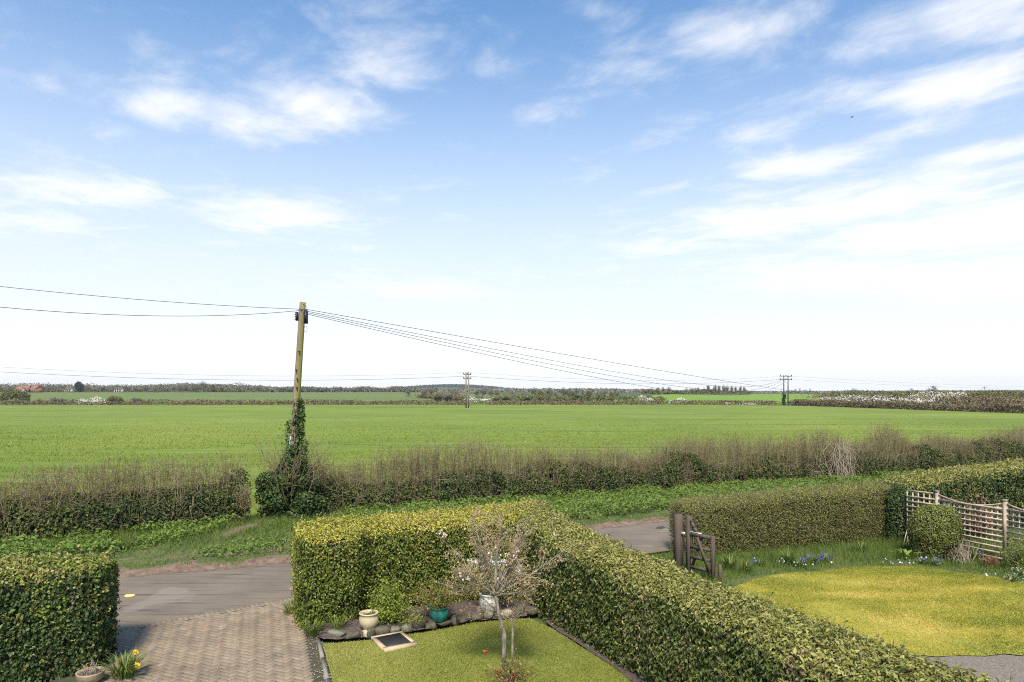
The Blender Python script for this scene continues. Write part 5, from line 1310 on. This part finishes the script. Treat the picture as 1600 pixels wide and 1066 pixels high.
def tree_proto(kind, seed):
    """returns (trunk V,F), (crown V,F,rnd), material for a tree of unit height 10"""
    rs_ = np.random.default_rng(seed); H = 10.0
    tv = [tube([(0, 0, 0), (.1, 0, 1.5), (0, .1, 3.2), (.1, 0, 5.5)], [.32, .26, .2, .1], 6)]
    tips = []
    for k in range(9):
        an = rs_.uniform(0, 2 * pi); z0 = rs_.uniform(2.2, 5.0); rr = rs_.uniform(1.6, 3.3); z1 = z0 + rs_.uniform(1.5, 4.2)
        e = np.array([cos(an) * rr, sin(an) * rr, min(z1, 9.0)]); m_ = np.array([cos(an) * rr * .4, sin(an) * rr * .4, z0 + (e[2] - z0) * .65]); tv.append(tube(smooth_line([(0, 0, z0), m_, e], 6), np.linspace(.13, .04, 6), 4)); tips += [m_, e]
    tv.append(tube([(0, 0, 5), (.2, .1, 7.5), (0, 0, 9.4)], [.14, .09, .04], 4)); tips += [np.array([.1, 0, 7.]), np.array([0, 0, 9.2])]
    V, F = cat(tv); tips = np.array(tips)
    n = {'bare': 1000, 'olive': 1100, 'dark': 1300, 'tall': 620}[kind]
    c = tips[rs_.integers(0, len(tips), n)] + rs_.normal(0, 1, (n, 3)) * [.85, .85, .75]
    c[:, 2] -= .5; sh = c - [0, 0, 5.4]; rad = np.sqrt((sh[:, 0] / 3.9) ** 2 + (sh[:, 1] / 3.9) ** 2 + (sh[:, 2] / 4.0) ** 2); c = c[rad < 1.0 + .15 * rs_.random(n)]
    if kind in ('olive', 'dark'): 
        m2 = 700 if kind == 'dark' else 350; d = unit(rs_.normal(0, 1, (m2, 3))); c = np.vstack([c, np.array([0, 0, 4.6]) + d * [3.6, 3.6, 4.3] * (rs_.random((m2, 1)) ** .4)])
    c[:, 2] = np.maximum(c[:, 2], .5 if kind == 'dark' else 1.6)
    if kind in ('bare', 'tall'):
        m2 = 260; und = rs_.normal(0, 1, (m2, 3)) * [2.0, 2.0, .55] + [0, 0, 1.0]; und[:, 2] = np.abs(und[:, 2]); c = np.vstack([c, und])
    if kind == 'tall': c[:, :2] *= .6
    out = unit(c - np.array([0, 0, 3.5])); sz = {'bare': (.95, .26), 'olive': (.75, .5), 'dark': (.85, .6), 'tall': (.9, .2)}[kind]
    lv = leaves(c, rs_.normal(0, 1, c.shape), sz[0], sz[1], .1, axis=out * 1.5, spread=.3)
    return (V, F), lv


PROTO = {}
for kind, mt, seeds in (('bare', 'fartwig', (1, 2, 3, 4)), ('olive', 'farolive', (5, 6, 7)), ('dark', 'fardark', (8, 9)), ('tall', 'fartwig', (10, 11, 12))):
    PROTO[kind] = []
    for s in seeds:
        (V, F), (V2, F2, r2) = tree_proto(kind, s)
        PROTO[kind].append((mesh('trunk', V, F, M['farbark']), mesh('crown', V2, F2, M[mt], r2)))


def tree(kind, u, Y, H, wid, label, group):
    x = (u - 800) / FPX * Y; z = tz(x, Y); a_, b_ = PROTO[kind][R.integers(0, len(PROTO[kind]))]
    t = thing({'bare': 'bare_tree', 'olive': 'budding_tree', 'dark': 'evergreen_tree', 'tall': 'slender_tree'}[kind], label, 'tree', (x, Y, z - .1), group)
    s = H / 10; t.scale = (s * wid, s * wid, s); t.rotation_euler = (0, 0, R.uniform(0, 6.28))
    for nm, me in (('trunk', a_), ('crown', b_)):
        o = bpy.data.objects.new(nm, me); COL.objects.link(o); o.parent = t
    return t


ORD = 'first second third fourth fifth sixth seventh eighth ninth tenth eleventh twelfth thirteenth fourteenth fifteenth sixteenth seventeenth eighteenth nineteenth twentieth'.split()
ORD += ['twenty-' + w for w in ORD[:9]] + ['thirtieth'] + ['thirty-' + w for w in ORD[:9]] + ['fortieth']


def htop(v, Y, x=0.0): return CAMZ + (V0 - v) / FPX * Y
def put(kind, u, Y, vtop, wid, label, group):
    x = (u - 800) / FPX * Y; tree(kind, u, Y, htop(vtop, Y) - tz(x, Y), wid, label, group)


put('dark', 124, 600, 595, .95, 'dark rounded evergreen standing out of the far left treeline', 'far trees')
for k_, u in enumerate(np.arange(-6, 318, 9.5)):
    put(('bare', 'olive', 'bare', 'dark')[int(R.choice(4, p=[.45, .35, .12, .08]))], u + R.normal(0, 3), R.uniform(600, 700), 602 + R.uniform(-2, 4), R.uniform(1.0, 1.5), 'tree in the far wooded line left of the telephone pole', 'far treeline on the left')
for u, v_, wd_ in ((317, 594, .85), (332, 599, 1.0), (346, 603, 1.2), (388, 602, .9), (404, 601, 1.2), (300, 600, 1.0), (288, 599, .9)): put('bare' if R.random() < .6 else 'olive', u, 640, v_, wd_, 'taller tree in the far line just left of the telephone pole', 'taller far trees left of the pole')
for u, v_ in ((425, 609), (437, 610), (472, 609), (502, 609)): put('dark', u, 620, v_, 1.4, 'small dark bush by the far field near the telephone pole', 'dark far bushes near the pole')
for u in np.arange(420, 640, 12): put('bare', u + R.normal(0, 3), 820, 606 + R.uniform(-2, 3), R.uniform(1.1, 1.6), 'pale tree in the distant line right of the telephone pole', 'distant trees right of the pole')
for u, v_, wd_, Y in ((638, 608, 1.2, 420), (664, 606, 1.1, 400), (675, 604, .9, 400), (708, 607, 1.2, 400), (712, 608, 1.0, 340), (745, 607, 1.0, 380), (754, 605, 1.1, 380), (768, 607, 1.0, 360), (776, 608, .9, 370)): put('bare', u, Y, v_, wd_, 'bare brown tree near the pale twin-post pole', 'bare trees by the twin-post pole')
for u, v_, wd_, kd in ((800, 609, 1.1, 'bare'), (818, 610, 1.0, 'bare'), (834, 604, 1.0, 'bare'), (845, 608, 1.1, 'olive'), (858, 604, .9, 'bare'), (868, 612, 1.0, 'bare'), (880, 604, 1.1, 'bare'), (890, 607, .9, 'bare'), (900, 604.5, .8, 'tall'), (910, 605, .8, 'tall'), (895, 610, 1.1, 'olive'), (920, 609, 1.0, 'olive'), (935, 610, 1.0, 'bare'), (945, 606, .9, 'bare'), (955, 611, 1.2, 'olive'), (965, 609, .9, 'bare')): put(kd, u, 340 + R.uniform(-20, 40), v_, wd_, 'tree in the hedgerow clump right of the pale twin-post pole', 'hedgerow trees right of the twin-post pole')
for u, v_ in ((775, 621), (823, 620), (980, 619), (1000, 618), (1015, 617), (1030, 618), (905, 617), (872, 619), (845, 619), (938, 617), (955, 618), (790, 620), (715, 619), (700, 618), (685, 619)): put('olive' if R.random() < .55 else 'dark', u, 300, v_, 1.9, 'low dark bush under the hedgerow trees', 'low bushes under the hedgerow trees')
for u, v_ in ((1017, 605), (1028, 604), (1036, 604), (1045, 604), (1050, 608)): put('bare', u, 600, v_, .95, 'bare tree in the small group left of the slender row', 'small group of bare trees')
for u, v_ in ((1072, 606), (1080, 605), (1091, 604), (1100, 604), (1107, 600), (1118, 600), (1124, 601), (1131, 599), (1137, 600), (1143, 602), (1150, 603), (1157, 602), (1163, 603)): put('tall' if u > 1085 else 'bare', u, 560, v_, 1.0, 'slender bare tree in the row on the right hand skyline', 'slender row of trees on the skyline')
put('bare', 1334, 420, 606, 1.5, 'rounded bare tree rising above the blossom hedge', 'far trees'); put('bare', 1458, 300, 601, 1.0, 'lone bare tree standing above the scrub at the right', 'far trees'); put('bare', 1424, 330, 606, .9, 'small bare tree just right of the blossom', 'far trees')
for u in np.arange(1340, 1640, 15): put('bare' if R.random() < .5 else 'olive', u + R.normal(0, 4), 330 + R.uniform(-30, 60), 610 + R.uniform(-1, 3), 1.6, 'tree in the low belt above the right hand scrub', 'low belt of trees on the right')
for u, v_ in ((10, 609), (25, 606), (38, 610), (5, 615), (40, 616)): put('olive', u, 290, v_, 1.25, 'olive bush by the far hedge at the left picture edge', 'olive bushes at the far left')
for u, v_, wd_ in ((60, 622, 1.6), (85, 620, 1.8), (95, 621, 1.8), (175, 617, 1.5), (186, 619, 1.5), (210, 620, 1.6), (218, 621, 1.6)): put('bare' if u not in (175, 186) else 'olive', u, 255, v_, wd_, 'low bush on the far hedge beside the white blossom', 'low bushes on the far left hedge')
for u, v_ in ((1235, 625), (1253, 624), (1262, 626)): put('bare', u, 240, v_, 2.0, 'low brown bush beside the right hand electricity pole', 'bushes by the right electricity pole')


def blossom_bush(u, Y, w, h, label):
    x = (u - 800) / FPX * Y; c = np.array([x, Y, tz(x, Y)]); n = 320; d = unit(R.normal(0, 1, (n, 3))); d[:, 2] = np.abs(d[:, 2])
    p = c + d * [w, w * .6, h] * (R.random((n, 1)) ** .35) * (1 + .35 * (fbm(d * 2, 1.5, int(u)) - .5))[:, None]
    V, F, r = leaves(p, d + [0, -.3, .3], .45, .36, rnd=R.random(n) ** 1.4 * .8); t = thing('blossom_bush', label, 'bush', tuple(c), 'white blossom bushes along the far hedges'); mk('blossom', V, F, M['blossom'], t, r, kind='stuff')


blossom_bush(128, 254, 2.6, 1.9, 'left part of the white blossom on the far left hedge'); blossom_bush(150, 254, 3.6, 2.9, 'large white blossom bush on the far left hedge')
blossom_bush(1003, 290, 2.5, 3.2, 'white blossom bush in the hedgerow below the middle trees'); blossom_bush(1015, 288, 2.2, 2.0, 'small white blossom beside the hedgerow blossom bush')
blossom_bush(1064, 275, 2.8, 2.2, 'white blossom bush at the foot of the right hand far field'); blossom_bush(1052, 275, 2.2, 1.3, 'low pale blossom left of the far field blossom bush')
blossom_bush(1162, 243, 2.0, .8, 'low white blossom patch on the far hedge, middle of three'); blossom_bush(1175, 243, 1.5, .7, 'low white blossom patch on the far hedge, rightmost of three'); blossom_bush(1136, 243, 1.6, .8, 'low white blossom patch on the far hedge, leftmost of three')
# pale fallen branches under the middle trees
o_ = np.array([(742 - 800) / FPX * 285, 285, tz(-15, 285)]) + R.normal(0, 1, (26, 3)) * [3.2, .5, .3] + [0, 0, .9]; V, F, r = twigs(o_, o_ + R.normal(0, 1, (26, 3)) * [2.2, .3, .7] + [1, 0, .3], .17, .06, .1)
tag(mk('fallen_tree', V, F, M['petal'], None, r), 'bleached fallen tree below the bare trees by the twin-post pole', 'dead tree')

# houses on the far left
def house(c, w, d, h, rh, rz, wall, label, roofm='rooftile'):
    t = thing('house', label, 'house', tuple(c)); t.rotation_euler = (0, 0, rz)
    def loc(nm, V, F, mt, par=t):
        o = bpy.data.objects.new(nm, mesh(nm, V, F, M[mt])); COL.objects.link(o); o.parent = par; return o
    loc('wall', *box((0, 0, h / 2), (w, d, h)), wall)
    gv = np.array([(-w / 2, -d / 2, h), (w / 2, -d / 2, h), (w / 2, d / 2, h), (-w / 2, d / 2, h), (-w / 2, 0, h + rh), (w / 2, 0, h + rh)])
    loc('gable', gv * [.99, .96, 1] - [0, 0, .05], [[0, 4, 3], [1, 2, 5], [0, 1, 5, 4], [2, 3, 4, 5]], wall)
    e = .35; rv = np.array([(-w / 2 - e, -d / 2 - e, h - .2), (w / 2 + e, -d / 2 - e, h - .2), (w / 2 + e, 0, h + rh), (-w / 2 - e, 0, h + rh), (w / 2 + e, d / 2 + e, h - .2), (-w / 2 - e, d / 2 + e, h - .2)])
    rf = loc('roof', np.vstack([rv, rv + [0, 0, .22]]), [[0, 1, 2, 3], [3, 2, 4, 5], [6, 9, 8, 7], [9, 11, 10, 8], [0, 6, 7, 1], [5, 4, 10, 11], [0, 3, 9, 6], [3, 5, 11, 9], [1, 7, 8, 2], [2, 8, 10, 4]], roofm)
    loc('chimney', *box((w * .3, 0, h + rh + .5), (.8, .8, 1.6)), 'brickwall', rf)
    for x in (-w * .3, 0, w * .3):
        for z in (1.5, h - 1.3):
            wn = loc('window', *box((x, -d / 2 - .03, z), (1.3, .1, 1.3)), 'render'); loc('pane', *box((x, -d / 2 - .09, z), (1.05, .05, 1.05)), 'glass', wn)
    return t


for u, w, rz, wall, lab in ((38, 8, .3, 'brickwall', 'red brick house with red roof, left of the pair on the far left'), (57, 9, -.5, 'brickwall', 'red roofed brick house, right of the pair on the far left'), (45, 5, .2, 'render', 'small pale house between the two red roofed houses')):
    x = (u - 800) / FPX * 585; house((x, 585 if wall == 'brickwall' else 575, tz(x, 585)), w, 6, 3.4 if wall == 'brickwall' else 2.6, 2.4 if wall == 'brickwall' else 1.6, rz, wall, lab)
for u, w in ((108, 5), (186, 6), (1085, 4)):
    x = (u - 800) / FPX * 590; house((x, 590, tz(x, 590)), w, 5, 2.6, 1.6, .1, 'render', {108: 'tiny pale cottage below the far left treeline', 186: 'low pale farm building under the middle of the far left treeline', 1085: 'tiny pale building below the slender tree row'}[u], 'farbark')

# distant wood that reads as one mass, and the hill
n = 52000; u_ = R.uniform(-300, 1900, n); Y_ = R.uniform(860, 1500, n); x_ = (u_ - 800) / FPX * Y_; q = np.column_stack([x_, Y_])
pv = np.interp(u_, [-300, 0, 60, 130, 200, 290, 330, 400, 470, 640, 700, 760, 900, 1000, 1060, 1200, 1600, 1900], [602, 601, 604, 603, 605, 601, 601, 604, 608, 609, 609, 608, 608, 609, 611, 612, 611, 611])
hw = (CAMZ + (V0 - pv) / FPX * Y_ - terrain(q)) * (.45 + .55 * fbm(np.column_stack([x_ * .02, Y_ * .004]), 1.0, 3) + .5 * vnoise(np.column_stack([x_ * .07, Y_ * .012]), 1.0, 8)); hw = np.maximum(hw, 1.5)
V, F, r = leaves(np.column_stack([q, terrain(q) + R.random(n) * hw]), R.normal(0, .8, (n, 3)) + [0, -.7, .4], 3.2, 2.4, rnd=np.clip(R.random(n) * .8 + .2 * (fbm(q, .01) - .5), 0, 1))
tag(mk('distant_wood', V, F, M['fartwig'], None, r, kind='stuff'), 'distant grey brown woodland along the skyline', 'woodland')
def mound(name, cx, cy, rx, ry, h, mat):
    n_, m_ = 40, 14; V = []
    for i_ in range(m_ + 1):
        t_ = i_ / m_
        for j_ in range(n_): V.append((cx + rx * t_ * cos(2 * pi * j_ / n_), cy + ry * t_ * sin(2 * pi * j_ / n_), 1 + h * (cos(t_ * pi) * .5 + .5)))
    V = np.array(V); V[:, 2] += (fbm(V[:, :2], .004, 2) - .5) * h * .12
    i_, j_ = np.meshgrid(np.arange(m_), np.arange(n_), indexing='ij'); return mk(name, V, np.stack([i_ * n_ + j_, (i_ + 1) * n_ + j_, (i_ + 1) * n_ + (j_ + 1) % n_, i_ * n_ + (j_ + 1) % n_], -1).reshape(-1, 4), M[mat], smooth=True, kind='structure')
mound('hill', (705 - 800) / FPX * 2600, 2600, 420, 500, 22, 'far_ground')
mound('hill', (560 - 800) / FPX * 3000, 3000, 700, 500, 13, 'far_ground')
mound('hill', (1000 - 800) / FPX * 3000, 3000, 600, 500, 10, 'far_ground')
n = 3000; x_ = (705 - 800) / FPX * 2600 + R.normal(0, 105, n) + 10; y_ = 2560 + R.normal(0, 60, n); tt_ = np.hypot((x_ + 231) / 420, (y_ - 2600) / 500); zb = 1 + 22 * (np.cos(np.clip(tt_, 0, 1) * pi) * .5 + .5)
V, F, r = leaves(np.column_stack([x_, y_, zb + R.random(n) * 8]), R.normal(0, .7, (n, 3)) + [0, -.6, .5], 7, 5); tag(mk('hilltop_wood', V, F, M['fardark'], None, r, kind='stuff'), 'dark wood crowning the far hill', 'woodland')
for k_, (u, w, h) in enumerate(((1236, 9, 5), (1243, 8, 8), (1250, 5, 11), (1258, 12, 6), (1266, 5, 10))):
    x = (u - 800) / FPX * 2400; V, F = box((x, 2400, 4 + h / 2), (w, w, h)); bl = thing('far_building', ORD[k_] + ' hazy distant block from the left on the skyline right of the dark twin-post pole', 'building', (x, 2400, 3), 'hazy skyline buildings'); mk('wall', V, F, M['farblue'], bl); mk('roof_unit', *box((x, 2400, 4 + h + .8), (w * .5, w * .5, 1.6)), M['farblue'], bl)

# bird high in the sky
bc = ray(1331.5, 183, 120); bd = thing('bird', 'tiny dark bird high in the sky on the right', 'bird', tuple(bc))
V, F = tube([bc + [-.22, 0, 0], bc + [-.1, 0, .03], bc + [.1, 0, .03], bc + [.24, 0, 0]], [.02, .075, .07, .015], 6); mk('body', V, F, M['black'], bd)
for s in (-1, 1): mk('wing', [bc + [-.08, 0, .04], bc + [.09, 0, .04], bc + [.0, s * .28, .14], bc + [-.1, s * .5, .06], bc + [-.08, 0, .02], bc + [.09, 0, .02], bc + [.0, s * .28, .12], bc + [-.1, s * .5, .05]], [[0, 1, 2, 3], [7, 6, 5, 4], [0, 4, 5, 1], [1, 5, 6, 2], [2, 6, 7, 3], [3, 7, 4, 0]], M['black'], bd)

# things alike in a far row are told apart by their order from the left
rows_ = {}
for o in COL.objects:
    if o.get('label') and o.parent is None: rows_.setdefault(o['label'], []).append(o)
for lab, L in rows_.items():
    if len(L) > 1:
        for k_, o in enumerate(sorted(L, key=lambda o: o.location.x / max(o.location.y, 1))):
            o['label'] = ORD[min(k_, 39)] + ' from the left: ' + lab

# the air: a thin even haze round the whole place, the sky outside it
hz = mk('haze', *box((0, 1850, 38), (7400, 4100, 80)), None, kind='stuff'); hz.display_type = 'WIRE'
m = bpy.data.materials.new('haze_air'); m.use_nodes = True; t = m.node_tree; t.nodes.clear()
o = t.nodes.new('ShaderNodeOutputMaterial'); pv_ = t.nodes.new('ShaderNodeVolumePrincipled')
pv_.inputs['Color'].default_value = (.96, .98, 1.0, 1); pv_.inputs['Density'].default_value = 0.00013; pv_.inputs['Anisotropy'].default_value = .2
t.links.new(pv_.outputs[0], o.inputs['Volume']); hz.data.materials.append(m)
